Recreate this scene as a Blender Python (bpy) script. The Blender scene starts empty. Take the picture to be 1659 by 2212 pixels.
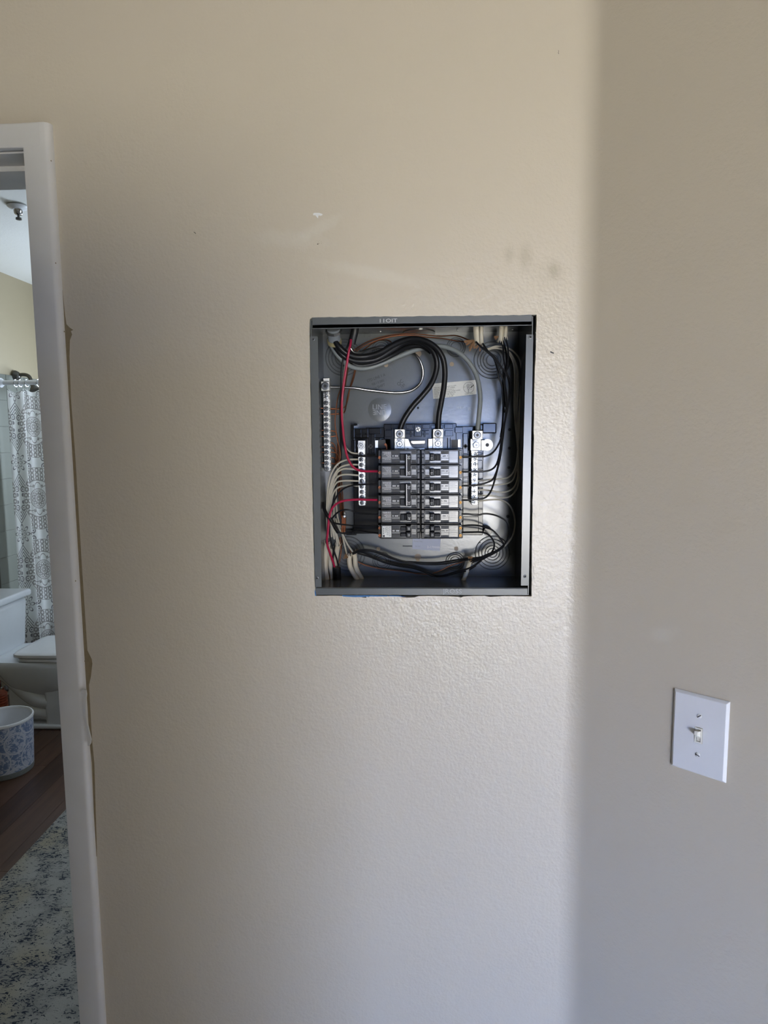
import bpy, bmesh, math, random
from mathutils import Vector, Matrix
from mathutils.geometry import tessellate_polygon
random.seed(7)
scene = bpy.context.scene
COL = scene.collection
PI = math.pi

# ------------------------------------------------------------------ camera
CAM_Z = 1.6
FPX, YAW, PITCH, ROLL = 1450.0, .0432, .1116, -.0085
cd = bpy.data.cameras.new('camera'); cam = bpy.data.objects.new('camera', cd); COL.objects.link(cam)
cd.sensor_fit = 'VERTICAL'; cd.sensor_height = 36.0; cd.lens = 36.0 * FPX / 2212.0
cd.clip_start = .02; cd.clip_end = 60


def ray(px, py):
    X = (px - 829.5) / FPX; U = (1106 - py) / FPX
    cr, sr = math.cos(ROLL), math.sin(ROLL)
    x = cr * X - sr * U; u = sr * X + cr * U
    cp, sp = math.cos(PITCH), math.sin(PITCH)
    y = cp + sp * u; z = -sp + cp * u
    cy, sy = math.cos(YAW), math.sin(YAW)
    return Vector((cy * x - sy * y, sy * x + cy * y, z))


_o = ray(829.5, 1106); _r = ray(830.5, 1106) - _o; _u = ray(829.5, 1105) - _o
_f = _o.normalized(); _r.normalize(); _u.normalize()
cam.matrix_world = Matrix(((_r.x, _u.x, -_f.x, 0), (_r.y, _u.y, -_f.y, 0), (_r.z, _u.z, -_f.z, CAM_Z), (0, 0, 0, 1)))
scene.camera = cam

# ------------------------------------------------------------------ view, sky, daylight
scene.view_settings.view_transform = 'Standard'; scene.view_settings.look = 'None'
scene.view_settings.gamma = 1.0; scene.view_settings.use_curve_mapping = False
scene.view_settings.exposure = 0.0
world = bpy.data.worlds.new('sky'); scene.world = world; world.use_nodes = True
wb = world.node_tree.nodes['Background']; wb.inputs[0].default_value = (.62, .78, 1.0, 1); wb.inputs[1].default_value = 2.0


D0 = 1.118


def area(name, loc, aim, sx, sy, power, col):
    l = bpy.data.lights.new(name, 'AREA'); l.shape = 'RECTANGLE'; l.size = sx; l.size_y = sy
    l.energy = power; l.color = col
    o = bpy.data.objects.new(name, l); COL.objects.link(o); o.location = loc
    o.rotation_euler = (Vector(aim) - Vector(loc)).to_track_quat('-Z', 'Z').to_euler()
    return o


# daylight in the glass door behind the photographer, and in the tub window of the bathroom
# sky light slants down through the glass, ground light slants up
sk = area('daylight_from_sky', (1.29, -5.16, 1.20), (.85, D0, -.15), 2.3, 1.3, 20.5, (.19, .40, 1.0)); sk.data.spread = math.radians(36)
gd = area('daylight_from_ground', (1.29, -5.16, .90), (.6, D0, 2.2), 2.3, 1.05, 20.5, (1.0, .95, .84)); gd.data.spread = math.radians(48)
sl = bpy.data.lights.new('sun', 'SUN'); sl.energy = 30; sl.angle = .009; sl.color = (1.0, .95, .87)
sun = bpy.data.objects.new('sun', sl); COL.objects.link(sun)
sun.rotation_euler = Vector((.07, math.cos(math.radians(20)), -math.sin(math.radians(20)))).to_track_quat('-Z', 'Z').to_euler()
area('daylight_tub_window', (-1.25, 4.84, 1.72), (-1.75, 3.6, 1.5), .7, .9, 58, (.70, .83, 1.0))
area('daylight_bath_window', (.30, 3.35, 1.75), (-2.3, 3.7, 1.35), .8, .9, 11, (.70, .84, 1.0))
area('warm_fill_light', (.9, -1.6, 2.55), (.9, -1.6, 0), .5, .5, 9, (1.0, .82, .60))  # added warm fill for the upper wall, not a lamp of the room

D = 1.118                      # the front wall's face
T_WALL = .165
CEIL = 2.64


def L(px, py, w=0.0):
    d = ray(px, py); p = d * ((D + w) / d.y); p.z += CAM_Z
    return p


def atZ(px, py, z):
    d = ray(px, py); p = d * ((z - CAM_Z) / d.z); p.z += CAM_Z
    return p


def atX(px, py, x):
    d = ray(px, py); p = d * (x / d.x); p.z += CAM_Z
    return p


def atY(px, py, y):
    return L(px, py, y - D)


# ------------------------------------------------------------------ node maths
class S:
    """a value socket with operators"""
    nt = None

    def __init__(s, sock): s.s = sock

    @classmethod
    def m(cls, op, *a):
        n = cls.nt.nodes.new('ShaderNodeMath'); n.operation = op
        for i, v in enumerate(a):
            if isinstance(v, S): cls.nt.links.new(v.s, n.inputs[i])
            else: n.inputs[i].default_value = v
        return S(n.outputs[0])

    def __add__(a, b): return S.m('ADD', a, b)
    __radd__ = __add__
    def __sub__(a, b): return S.m('SUBTRACT', a, b)
    def __rsub__(a, b): return S.m('SUBTRACT', b, a)
    def __mul__(a, b): return S.m('MULTIPLY', a, b)
    __rmul__ = __mul__
    def __truediv__(a, b): return S.m('DIVIDE', a, b)
    def lt(a, b): return S.m('LESS_THAN', a, b)
    def gt(a, b): return S.m('GREATER_THAN', a, b)
    def abs(a): return S.m('ABSOLUTE', a)
    def sin(a): return S.m('SINE', a)
    def cos(a): return S.m('COSINE', a)
    def sqrt(a): return S.m('SQRT', a)
    def frac(a): return S.m('FRACT', a)
    def max(a, b): return S.m('MAXIMUM', a, b)
    def min(a, b): return S.m('MINIMUM', a, b)
    def pow(a, b): return S.m('POWER', a, b)

    def smooth(a, lo, hi):
        n = S.nt.nodes.new('ShaderNodeMapRange'); n.interpolation_type = 'SMOOTHSTEP'; n.clamp = True
        S.nt.links.new(a.s, n.inputs[0]); n.inputs[1].default_value = lo; n.inputs[2].default_value = hi
        return S(n.outputs[0])


def hyp(a, b): return (a * a + b * b).sqrt()


def band(x, c, w): return (x - c).abs().lt(w)


def new_mat(name, col=(.5, .5, .5), rough=.5, metal=0.0, spec=.5, coat=0.0):
    m = bpy.data.materials.new(name); m.use_nodes = True
    b = m.node_tree.nodes['Principled BSDF']
    b.inputs['Base Color'].default_value = (*col, 1); b.inputs['Roughness'].default_value = rough
    b.inputs['Metallic'].default_value = metal; b.inputs['Specular IOR Level'].default_value = spec
    b.inputs['Coat Weight'].default_value = coat
    S.nt = m.node_tree
    return m, m.node_tree, b


def coords(nt, which='Object', scale=(1, 1, 1), rot=(0, 0, 0)):
    tc = nt.nodes.new('ShaderNodeTexCoord'); mp = nt.nodes.new('ShaderNodeMapping')
    mp.inputs['Scale'].default_value = scale; mp.inputs['Rotation'].default_value = rot
    nt.links.new(tc.outputs[which], mp.inputs[0])
    return mp.outputs[0]


def noise(nt, vec, scale, detail=2.0, rough=.5, dist=0.0):
    n = nt.nodes.new('ShaderNodeTexNoise'); n.inputs['Scale'].default_value = scale
    n.inputs['Detail'].default_value = detail; n.inputs['Roughness'].default_value = rough
    n.inputs['Distortion'].default_value = dist
    nt.links.new(vec, n.inputs['Vector'])
    return S(n.outputs[0])


def mixcol(nt, fac, a, b):
    n = nt.nodes.new('ShaderNodeMix'); n.data_type = 'RGBA'
    if isinstance(fac, S): nt.links.new(fac.s, n.inputs[0])
    else: n.inputs[0].default_value = fac
    for i, v in ((6, a), (7, b)):
        if isinstance(v, tuple): n.inputs[i].default_value = (*v, 1)
        else: nt.links.new(v, n.inputs[i])
    return n.outputs[2]


def bump(nt, b, h, strength, dist):
    n = nt.nodes.new('ShaderNodeBump'); n.inputs['Strength'].default_value = strength; n.inputs['Distance'].default_value = dist
    nt.links.new(h.s, n.inputs['Height']); nt.links.new(n.outputs[0], b.inputs['Normal'])


def simple(name, col, rough=.5, metal=0.0, spec=.5, var=.12, scale=40, bs=0.0, coat=0.0):
    """one colour with a little procedural unevenness"""
    m, nt, b = new_mat(name, col, rough, metal, spec, coat)
    v = coords(nt); n = noise(nt, v, scale, 3)
    lo = tuple(c * (1 - var) for c in col); hi = tuple(min(1, c * (1 + var)) for c in col)
    nt.links.new(mixcol(nt, n, lo, hi), b.inputs['Base Color'])
    if bs: bump(nt, b, n, bs, .002)
    return m


def wall_paint(name, col, marks=False, bs=.32, rough=.36, spec=.5):
    m, nt, b = new_mat(name, col, rough, 0, spec)
    v = coords(nt)
    big = noise(nt, v, 2.2, 2); fine = noise(nt, v, 210, 2.5, .55); mid = noise(nt, v, 60, 2)
    lo = tuple(c * .965 for c in col); hi = tuple(c * 1.03 for c in col)
    c = mixcol(nt, big, lo, hi)
    if marks:
        sx = nt.nodes.new('ShaderNodeSeparateXYZ'); nt.links.new(v, sx.inputs[0])
        X, Z = S(sx.outputs[0]), S(sx.outputs[2])
        for (px, py, r, k, dark) in ((1100, 548, .008, 1.6, .30), (1135, 556, .011, 1.9, .34), (1197, 585, .010, 1.2, .42), (1186, 588, .028, .8, .14)):
            p = L(px, py)
            d = hyp(X - p.x, (Z - p.z) * (1 / k)) + (mid - .5) * .008
            c = mixcol(nt, (1 - d.smooth(0, r * 1.6)) * dark, c, (.28, .24, .15))
        for (px, py, a, ln, wd, k) in ((690, 492, .45, .045, .010, .22), (620, 516, -.1, .07, .016, .16), (800, 590, -.2, .10, .012, .20), (1385, 1335, .5, .02, .012, .2)):
            p = L(px, py); ca, sa = math.cos(a), math.sin(a)
            dx, dz = X - p.x, Z - p.z
            q = hyp((dx * ca + dz * sa) * (1 / ln), (dz * ca - dx * sa) * (1 / wd)) + (mid - .5) * .9
            c = mixcol(nt, (1 - q.smooth(.3, 1.3)) * k, c, (.70, .68, .60))
    nt.links.new(c, b.inputs['Base Color'])
    nt.links.new((big * .10 + (rough - .01)).s, b.inputs['Roughness'])
    bump(nt, b, fine * .75 + mid * .9, bs, .0016)
    return m


M = {}
PAINT = (.56, .495, .39)
M['wall'] = wall_paint('beige_orange_peel_paint', PAINT, True, .50, .30, .62)
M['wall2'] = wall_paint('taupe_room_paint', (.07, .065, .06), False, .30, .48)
M['bath_wall'] = wall_paint('olive_beige_bath_paint', (.30, .25, .16), False, .2, .5)
M['room_ceiling'] = wall_paint('room_ceiling_paint', (.28, .265, .23), False, .25, .6)
M['ceiling'] = wall_paint('white_ceiling_paint', (.78, .78, .74), False, .25, .6)
M['trim'] = simple('white_trim_enamel', (.62, .60, .56), .38, var=.05, scale=25, bs=.06)
M['gyp'] = simple('torn_gypsum_edge', (.62, .58, .50), .8, var=.2, scale=300)
M['oldpaint'] = simple('old_brown_paint', (.24, .185, .105), .55, var=.2, scale=120)
M['cavity'] = simple('dark_wall_cavity', (.02, .02, .02), .9)
M['steel'] = simple('grey_box_enamel', (.110, .117, .118), .26, 0, .55, var=.05, scale=60, bs=.02)
M['steel_b'] = simple('grey_back_enamel', (.110, .117, .118), .21, 0, .55, var=.05, scale=220, bs=.05)
M['slit'] = simple('knockout_slit', (.015, .016, .018), .6)
M['zinc'] = simple('bright_zinc', (.40, .40, .39), .34, 1.0, var=.06, scale=200)
M['alu'] = simple('tinned_aluminium', (.56, .555, .53), .42, .85, .5, var=.05, scale=200)
M['tinwire'] = simple('tinned_strand', (.45, .445, .43), .28, 1.0, var=.15, scale=300)
M['screw'] = simple('zinc_screw', (.11, .115, .125), .36, 1.0, var=.3, scale=500)
M['dark'] = simple('black_recess', (.006, .006, .007), .5)
M['plastic'] = simple('black_panel_plastic', (.010, .010, .0105), .16, 0, .24, var=.2, scale=90)
M['breaker'] = simple('black_breaker_moulding', (.012, .012, .013), .22, 0, .22, var=.2, scale=160, bs=.03)
M['handle'] = simple('breaker_handle_black', (.006, .006, .007), .42, 0, .2)
M['blabel'] = simple('grey_breaker_label', (.07, .07, .069), .2, .1, .5, var=.18, scale=900)
M['wlabel'] = simple('white_paper_label', (.66, .66, .62), .55, var=.06, scale=400)
M['ink'] = simple('black_ink', (.02, .02, .022), .6)
M['pale_ink'] = simple('pale_print', (.62, .62, .60), .6)
M['stampl'] = simple('stamped_mark', (.22, .235, .245), .3, 0, .6)
M['copper'] = simple('bare_copper', (.19, .07, .035), .45, 1.0, var=.25, scale=300)
M['brass'] = simple('brass_clamp', (.26, .14, .045), .45, 1.0, var=.2, scale=300)
M['black_w'] = simple('black_wire_jacket', (.008, .008, .009), .38, 0, .35)
M['grey_w'] = simple('grey_cable_jacket', (.20, .215, .21), .38, 0, .5, var=.18, scale=80)
M['white_w'] = simple('aged_white_wire', (.50, .455, .36), .42, var=.12, scale=80)
M['romex'] = simple('aged_white_cable_jacket', (.58, .52, .40), .5, var=.12, scale=60)
M['red_w'] = simple('red_wire_jacket', (.40, .014, .055), .34, var=.1)
M['paper'] = simple('kraft_paper_filler', (.20, .105, .045), .85, var=.3, scale=200)
M['tan'] = simple('tan_backing', (.34, .27, .195), .8, var=.12, scale=60)
M['conduit'] = simple('grey_conduit', (.19, .205, .215), .42, .0, .5, var=.08)
M['bush'] = simple('yellowed_bushing', (.38, .33, .18), .45, .3, var=.25, scale=300)
M['bluelab'] = simple('pale_blue_label', (.36, .37, .43), .5, var=.05)
M['plate'] = simple('white_switch_plate', (.74, .74, .73), .30, var=.03)
M['toggle'] = simple('ivory_switch_toggle', (.78, .75, .66), .32, var=.03)
M['chrome'] = simple('chrome', (.62, .63, .66), .16, 1.0, var=.03)
M['bronze'] = simple('dark_nickel', (.10, .095, .085), .32, .9, var=.1)
M['porcelain'] = simple('white_porcelain', (.74, .77, .80), .12, 0, .6, var=.02)
M['seat'] = simple('white_seat_plastic', (.76, .77, .78), .28, 0, .5, var=.02)
M['whiterod'] = simple('white_rod_enamel', (.80, .82, .86), .25, 0, .5, var=.02)
M['tile'] = simple('pale_glazed_tile', (.16, .168, .145), .3, 0, .3, var=.05, scale=8)
M['grout'] = simple('tile_grout', (.125, .128, .11), .8)
M['tape'] = simple('blue_masking_tape', (.06, .17, .36), .7, var=.25, scale=150)
M['orange'] = simple('orange_brown_plastic', (.42, .09, .03), .5, var=.25, scale=60)
M['glass_frame'] = simple('white_vinyl_frame', (.75, .75, .74), .4)


def glass():
    m, nt, b = new_mat('window_glass', (1, 1, 1), .02)
    tr = nt.nodes.new('ShaderNodeBsdfTransparent'); gl = nt.nodes.new('ShaderNodeBsdfGlossy'); gl.inputs['Roughness'].default_value = .01
    fr = nt.nodes.new('ShaderNodeFresnel'); fr.inputs[0].default_value = 1.45
    mx = nt.nodes.new('ShaderNodeMixShader'); nt.links.new(fr.outputs[0], mx.inputs[0]); nt.links.new(tr.outputs[0], mx.inputs[1]); nt.links.new(gl.outputs[0], mx.inputs[2])
    nt.links.new(mx.outputs[0], nt.nodes['Material Output'].inputs[0])
    return m


M['glass'] = glass()


def carpet():
    m, nt, b = new_mat('blue_grey_carpet', (.4, .42, .47), .95, 0, .1)
    v = coords(nt); n = noise(nt, v, 260, 3)
    nt.links.new(mixcol(nt, n, (.38, .43, .53), (.48, .54, .65)), b.inputs['Base Color']); bump(nt, b, n, .5, .004)
    return m


M['carpet'] = carpet()


def wood():
    m, nt, b = new_mat('dark_brown_plank', (.05, .03, .02), .34, 0, .5)
    oi = nt.nodes.new('ShaderNodeObjectInfo'); tc = nt.nodes.new('ShaderNodeTexCoord')
    add = nt.nodes.new('ShaderNodeVectorMath'); add.operation = 'ADD'
    cmb = nt.nodes.new('ShaderNodeCombineXYZ')
    nt.links.new((S(oi.outputs['Random']) * 37.0).s, cmb.inputs[0]); nt.links.new((S(oi.outputs['Random']) * 91.0).s, cmb.inputs[1])
    nt.links.new(tc.outputs['Object'], add.inputs[0]); nt.links.new(cmb.outputs[0], add.inputs[1])
    mp = nt.nodes.new('ShaderNodeMapping'); mp.inputs['Scale'].default_value = (34, 2.2, 1); nt.links.new(add.outputs[0], mp.inputs[0])
    g = noise(nt, mp.outputs[0], 1.0, 5, .6, .6); f = noise(nt, mp.outputs[0], 5.0, 3, .6)
    k = (g * .8 + f * .3 + S(oi.outputs['Random']) * .25).smooth(.35, .95)
    nt.links.new(mixcol(nt, k, (.028, .0125, .008), (.088, .044, .027)), b.inputs['Base Color'])
    bump(nt, b, f, .08, .001)
    return m


M['wood'] = wood()


def rug_mat():
    m, nt, b = new_mat('faded_speckled_rug', (.4, .4, .38), .95, 0, .1)
    v = coords(nt); vs = coords(nt, scale=(1.0, 2.0, 1))
    big = noise(nt, v, 3.2, 2); mid = noise(nt, v, 12, 3, .6); fl = noise(nt, vs, 58, 2.5, .6, 1.4); pile = noise(nt, v, 500, 2)
    tint = mixcol(nt, big.smooth(.42, .60), (.30, .297, .277), (.29, .265, .205))
    tint = mixcol(nt, mid.smooth(.40, .62) * .7, tint, (.19, .193, .186))
    fleck = (fl + (mid - .5) * .34 + (big - .5) * .16).smooth(.555, .59)
    nt.links.new(mixcol(nt, fleck, tint, (.030, .036, .050)), b.inputs['Base Color'])
    bump(nt, b, pile, .5, .004)
    return m


M['rug'] = rug_mat()


def curtain_mat():
    m, nt, b = new_mat('mandala_print_cloth', (.8, .8, .8), .75, 0, .2)
    uv = nt.nodes.new('ShaderNodeUVMap'); sx = nt.nodes.new('ShaderNodeSeparateXYZ'); nt.links.new(uv.outputs[0], sx.inputs[0])
    U, V = S(sx.outputs[0]), S(sx.outputs[1])

    def cell(ou, ov):
        a = (U + ou).frac() - .5; c = (V + ov).frac() - .5
        return a, c, hyp(a, c), S.m('ARCTAN2', c, a)

    def scallop(r, th, n, rc, rad, wd):
        a = ((th * (n / (2 * PI)) + 100).frac() - .5) * (2 * PI / n) * r
        return band(hyp(a, r - rc), rad, wd)
    a, c, r, th = cell(0, 0)
    mk = band(r, .135, .006).max(band(r, .115, .004)).max(band(r, .06, .006))
    mk = mk.max(scallop(r, th, 7, .03, .012, .006)).max(scallop(r, th, 12, .085, .017, .006))
    pet = (r - ((th * 4).cos().abs() * .075 + .15))
    mk = mk.max(pet.abs().lt(.007)).max(hyp((((th * (8 / (2 * PI)) + 100).frac() - .5) * (2 * PI / 8) * r) * 1.0, r - .19).lt(.018))
    mk = mk.max(band(r, .255, .006)).max(scallop(r, th, 22, .285, .024, .010)).max(scallop(r, th, 26, .335, .024, .009))
    mk = mk.max(scallop(r, th, 30, .395, .026, .010)).max(band(r, .43, .004))
    # darker eight-petalled flower with chevrons and paisley eyes between the medallions
    a2, c2, r2, th2 = cell(.5, .5)
    p8 = ((th2 * 4).cos().abs()).pow(.7) * .135
    fl = (r2 - p8).abs().lt(.011).max((r2 - p8 * .55).abs().lt(.008)).max(r2.lt(.014))
    chev = (((c2.abs() - a2.abs() * 1.3) * 21).frac().lt(.40)) * c2.abs().gt(.15) * c2.abs().lt(.33) * a2.abs().lt(.10) * (c2.abs() - a2.abs() * 1.3).gt(.12)
    chev2 = (((a2.abs() - c2.abs() * 1.3) * 21).frac().lt(.40)) * a2.abs().gt(.15) * a2.abs().lt(.30) * c2.abs().lt(.08) * (a2.abs() - c2.abs() * 1.3).gt(.12)
    e = hyp(a2.abs() - .055, c2.abs() - .37); e2 = hyp(a2.abs() - .055, c2.abs() - .45)
    eyes = band(e, .034, .009).max(e.lt(.012)).max(e2.lt(.026))
    e3 = hyp(a2.abs() - .37, c2.abs() - .055)
    eyes = eyes.max(band(e3, .034, .009)).max(e3.lt(.012))
    outer = r.gt(.44) * r2.gt(.14)
    mk = mk * r.lt(.44)
    mk2 = (fl * r2.lt(.15)).max((chev.max(chev2).max(eyes)) * outer)
    col = mixcol(nt, mk * .8, (.80, .80, .78), (.25, .225, .21))
    col = mixcol(nt, mk2 * .85, col, (.15, .14, .145))
    nt.links.new(col, b.inputs['Base Color'])
    tr = nt.nodes.new('ShaderNodeBsdfTranslucent'); nt.links.new(col, tr.inputs[0])
    mx = nt.nodes.new('ShaderNodeMixShader'); mx.inputs[0].default_value = .6
    nt.links.new(b.outputs[0], mx.inputs[1]); nt.links.new(tr.outputs[0], mx.inputs[2])
    nt.links.new(mx.outputs[0], nt.nodes['Material Output'].inputs[0])
    return m


M['curtain'] = curtain_mat()


def bin_mat():
    m, nt, b = new_mat('blue_damask_print', (.5, .5, .6), .4)
    uv = nt.nodes.new('ShaderNodeUVMap'); sx = nt.nodes.new('ShaderNodeSeparateXYZ'); nt.links.new(uv.outputs[0], sx.inputs[0])
    U, V = S(sx.outputs[0]), S(sx.outputs[1])
    n = noise(nt, uv.outputs[0], 9, 4, .65, 1.2); n2 = noise(nt, uv.outputs[0], 3.2, 3, .6, 2.0)
    a = U.frac() - .5; c = (V + .5).frac() - .5; r = hyp(a * 1.0, c)
    a2 = (U + .5).frac() - .5; c2 = V.frac() - .5; r2 = hyp(a2, c2)
    ring = band(r, .30, .018).max(band(r, .26, .010)).max(band(r2, .34, .018))
    k = (n + (n2 - .5) * .5).smooth(.47, .55)
    col = mixcol(nt, k, (.50, .53, .62), (.17, .23, .38))
    col = mixcol(nt, ring, col, (.56, .58, .64))
    nt.links.new(col, b.inputs['Base Color'])
    return m


M['bin'] = bin_mat()


# ------------------------------------------------------------------ mesh helpers
def tag(o, label=None, cat=None, group=None, kind=None):
    if label: o['label'] = label
    if cat: o['category'] = cat
    if group: o['group'] = group
    if kind: o['kind'] = kind
    return o


def base_of(o):
    p = Vector((0, 0, 0))
    while o is not None:
        p = p + o.location; o = o.parent
    return p


def empty(name, loc, **k):
    o = bpy.data.objects.new(name, None); COL.objects.link(o); o.location = loc
    return tag(o, **k)


def obj(name, bm, mat, parent=None, smooth=False, bevel=0.0, segs=2, **k):
    """links one mesh object; the bmesh holds world coordinates"""
    if parent is None:
        xs = [v.co for v in bm.verts]
        lo = Vector((min(v.x for v in xs), min(v.y for v in xs), min(v.z for v in xs))); hi = Vector((max(v.x for v in xs), max(v.y for v in xs), max(v.z for v in xs)))
        loc = Vector(((lo.x + hi.x) / 2, (lo.y + hi.y) / 2, lo.z)); off = loc
    else:
        loc = Vector((0, 0, 0)); off = base_of(parent)
    if parent is None and k.get('kind') == 'structure': loc = off = Vector((0, 0, 0))
    bmesh.ops.translate(bm, verts=bm.verts, vec=-off)
    bmesh.ops.recalc_face_normals(bm, faces=bm.faces)
    me = bpy.data.meshes.new(name)
    if smooth:
        for f in bm.faces: f.smooth = True
    bm.to_mesh(me); bm.free()
    if smooth:
        try: me.set_sharp_from_angle(angle=math.radians(40))
        except Exception: pass
    for mm in (mat if isinstance(mat, (list, tuple)) else [mat]): me.materials.append(mm)
    o = bpy.data.objects.new(name, me); COL.objects.link(o); o.location = loc; o.parent = parent
    if bevel:
        md = o.modifiers.new('edge', 'BEVEL'); md.width = bevel; md.segments = segs; md.limit_method = 'ANGLE'; md.angle_limit = math.radians(40)
    return tag(o, **k)


def B(): return bmesh.new()


def quad(bm, *p):
    return bm.faces.new([bm.verts.new(q) for q in p])


def box(bm, x0, x1, y0, y1, z0, z1, mi=0):
    v = [bm.verts.new((x, y, z)) for z in (z0, z1) for y in (y0, y1) for x in (x0, x1)]
    for f in ((0, 1, 3, 2), (4, 6, 7, 5), (0, 4, 5, 1), (2, 3, 7, 6), (0, 2, 6, 4), (1, 5, 7, 3)):
        fc = bm.faces.new([v[i] for i in f]); fc.material_index = mi
    return bm


def pbox(bm, x0, y0, x1, y1, w0, w1):
    """box whose front face covers the given rectangle at depth w0, straight back to w1"""
    a = L(x0, y0, w0); b = L(x1, y1, w0)
    return box(bm, min(a.x, b.x), max(a.x, b.x), D + w0, D + w1, min(a.z, b.z), max(a.z, b.z))


def ppoly(bm, pts, w0, w1):
    """prism whose front outline is given in the photograph's frame at depth w0"""
    fr = [L(x, y, w0) for x, y in pts]
    f = [bm.verts.new(p) for p in fr]; k = [bm.verts.new((p.x, D + w1, p.z)) for p in fr]
    bm.faces.new(f); bm.faces.new(k[::-1])
    n = len(f)
    for i in range(n): bm.faces.new((f[i], k[i], k[(i + 1) % n], f[(i + 1) % n]))
    return bm


def lathe(bm, prof, org, ax, seg=16, cap=True):
    """profile of (radius, height) turned round the axis through org"""
    ax = Vector(ax).normalized(); e1 = ax.orthogonal().normalized(); e2 = ax.cross(e1)
    rings = []
    for r, h in prof:
        if r < 1e-6: rings.append([bm.verts.new(Vector(org) + ax * h)])
        else: rings.append([bm.verts.new(Vector(org) + ax * h + (e1 * math.cos(2 * PI * i / seg) + e2 * math.sin(2 * PI * i / seg)) * r) for i in range(seg)])
    for a, b in zip(rings, rings[1:]):
        for i in range(seg):
            j = (i + 1) % seg
            if len(a) == 1 and len(b) == 1: continue
            if len(a) == 1: bm.faces.new((a[0], b[i], b[j]))
            elif len(b) == 1: bm.faces.new((a[i], a[j], b[0]))
            else: bm.faces.new((a[i], a[j], b[j], b[i]))
    if cap:
        for q in (rings[0], rings[-1]):
            if len(q) > 2: bm.faces.new(q)
    return bm


def cyl(bm, a, b, r, seg=12, r2=None):
    a, b = Vector(a), Vector(b)
    return lathe(bm, [(r, 0), (r if r2 is None else r2, (b - a).length)], a, b - a, seg)


def spline(pts, step=.004):
    P = [Vector(p) for p in pts]
    if len(P) == 2: return P
    Q = [P[0] * 2 - P[1]] + P + [P[-1] * 2 - P[-2]]
    out = []
    for i in range(1, len(Q) - 2):
        p0, p1, p2, p3 = Q[i - 1:i + 3]
        n = max(3, min(14, int((p2 - p1).length / step)))
        # centripetal spacing keeps uneven points from looping
        t0 = 0; t1 = t0 + max(1e-5, (p1 - p0).length ** .5); t2 = t1 + max(1e-5, (p2 - p1).length ** .5); t3 = t2 + max(1e-5, (p3 - p2).length ** .5)
        for k in range(n):
            t = t1 + (t2 - t1) * k / n
            a1 = p0 * ((t1 - t) / (t1 - t0)) + p1 * ((t - t0) / (t1 - t0)); a2 = p1 * ((t2 - t) / (t2 - t1)) + p2 * ((t - t1) / (t2 - t1)); a3 = p2 * ((t3 - t) / (t3 - t2)) + p3 * ((t - t2) / (t3 - t2))
            b1 = a1 * ((t2 - t) / (t2 - t0)) + a2 * ((t - t0) / (t2 - t0)); b2 = a2 * ((t3 - t) / (t3 - t1)) + a3 * ((t - t1) / (t3 - t1))
            out.append(b1 * ((t2 - t) / (t2 - t1)) + b2 * ((t - t1) / (t2 - t1)))
    out.append(P[-1])
    return out


def sweep(bm, path, r, seg=8, ry=None, twist=0.0, lobes=0):
    """round (or oval, or twisted-strand) tube along a path"""
    n = len(path); prev = None; rings = []; run = 0.0
    for i, p in enumerate(path):
        t = (path[min(i + 1, n - 1)] - path[max(i - 1, 0)]).normalized()
        if prev is None:
            u = t.cross(Vector((0, 1, 0)))
            if u.length < .05: u = t.cross(Vector((1, 0, 0)))
            u.normalize()
        else:
            u = (prev - t * prev.dot(t)).normalized()
        prev = u; v = t.cross(u)
        if i: run += (p - path[i - 1]).length
        ring = []
        for k in range(seg):
            a = 2 * PI * k / seg
            q = (1 + .22 * math.cos(lobes * (a + run * twist))) if lobes else 1
            ring.append(bm.verts.new(p + u * math.cos(a) * r * q + v * math.sin(a) * (ry or r) * q))
        rings.append(ring)
    for a, b in zip(rings, rings[1:]):
        for k in range(seg): bm.faces.new((a[k], a[(k + 1) % seg], b[(k + 1) % seg], b[k]))
    bm.faces.new(rings[0][::-1]); bm.faces.new(rings[-1])
    return bm


def text(name, s, px, py, w, h, mat, parent, ang=0.0, align='CENTER', depth=.0002, flip=False, squeeze=1.0, **k):
    """flat lettering facing the room, centred on a point of the frame, h metres tall"""
    cu = bpy.data.curves.new(name, 'FONT'); cu.body = s; cu.size = h * 1.38; cu.align_x = align; cu.align_y = 'CENTER'; cu.extrude = depth
    cu.resolution_u = 2
    t = bpy.data.objects.new('tmp', cu); COL.objects.link(t)
    me = bpy.data.meshes.new_from_object(t.evaluated_get(bpy.context.evaluated_depsgraph_get()))
    COL.objects.unlink(t); bpy.data.objects.remove(t); bpy.data.curves.remove(cu)
    org = L(px, py, w) - base_of(parent)
    ca, sa = math.cos(ang), math.sin(ang)
    for v in me.vertices:
        x, y, z = v.co; x *= squeeze
        if flip: x, y = x, -y
        v.co = (org.x + x * ca - y * sa, org.y - z, org.z + x * sa + y * ca)
    me.materials.clear(); me.materials.append(mat)
    o = bpy.data.objects.new(name, me); COL.objects.link(o); o.parent = parent
    return tag(o, **k)


def part_copy(src, parent, shift=None, **k):
    c = src.copy(); COL.objects.link(c); c.parent = parent
    if shift is not None: c.location = src.location + shift
    for q in ('label', 'category', 'group'):
        if q in c: del c[q]
    return tag(c, **k)

# ================================================================== THE ROOM
TH = .7336
CORNER = Vector((.2775, D)); DIR = Vector((math.cos(TH), -math.sin(TH)))
R_F = .055; TAN = R_F * math.tan(TH / 2)
DOOR_L, DOOR_R, DOOR_T = -1.43, -.612, 2.078
rnd = random.Random(3)


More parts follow.
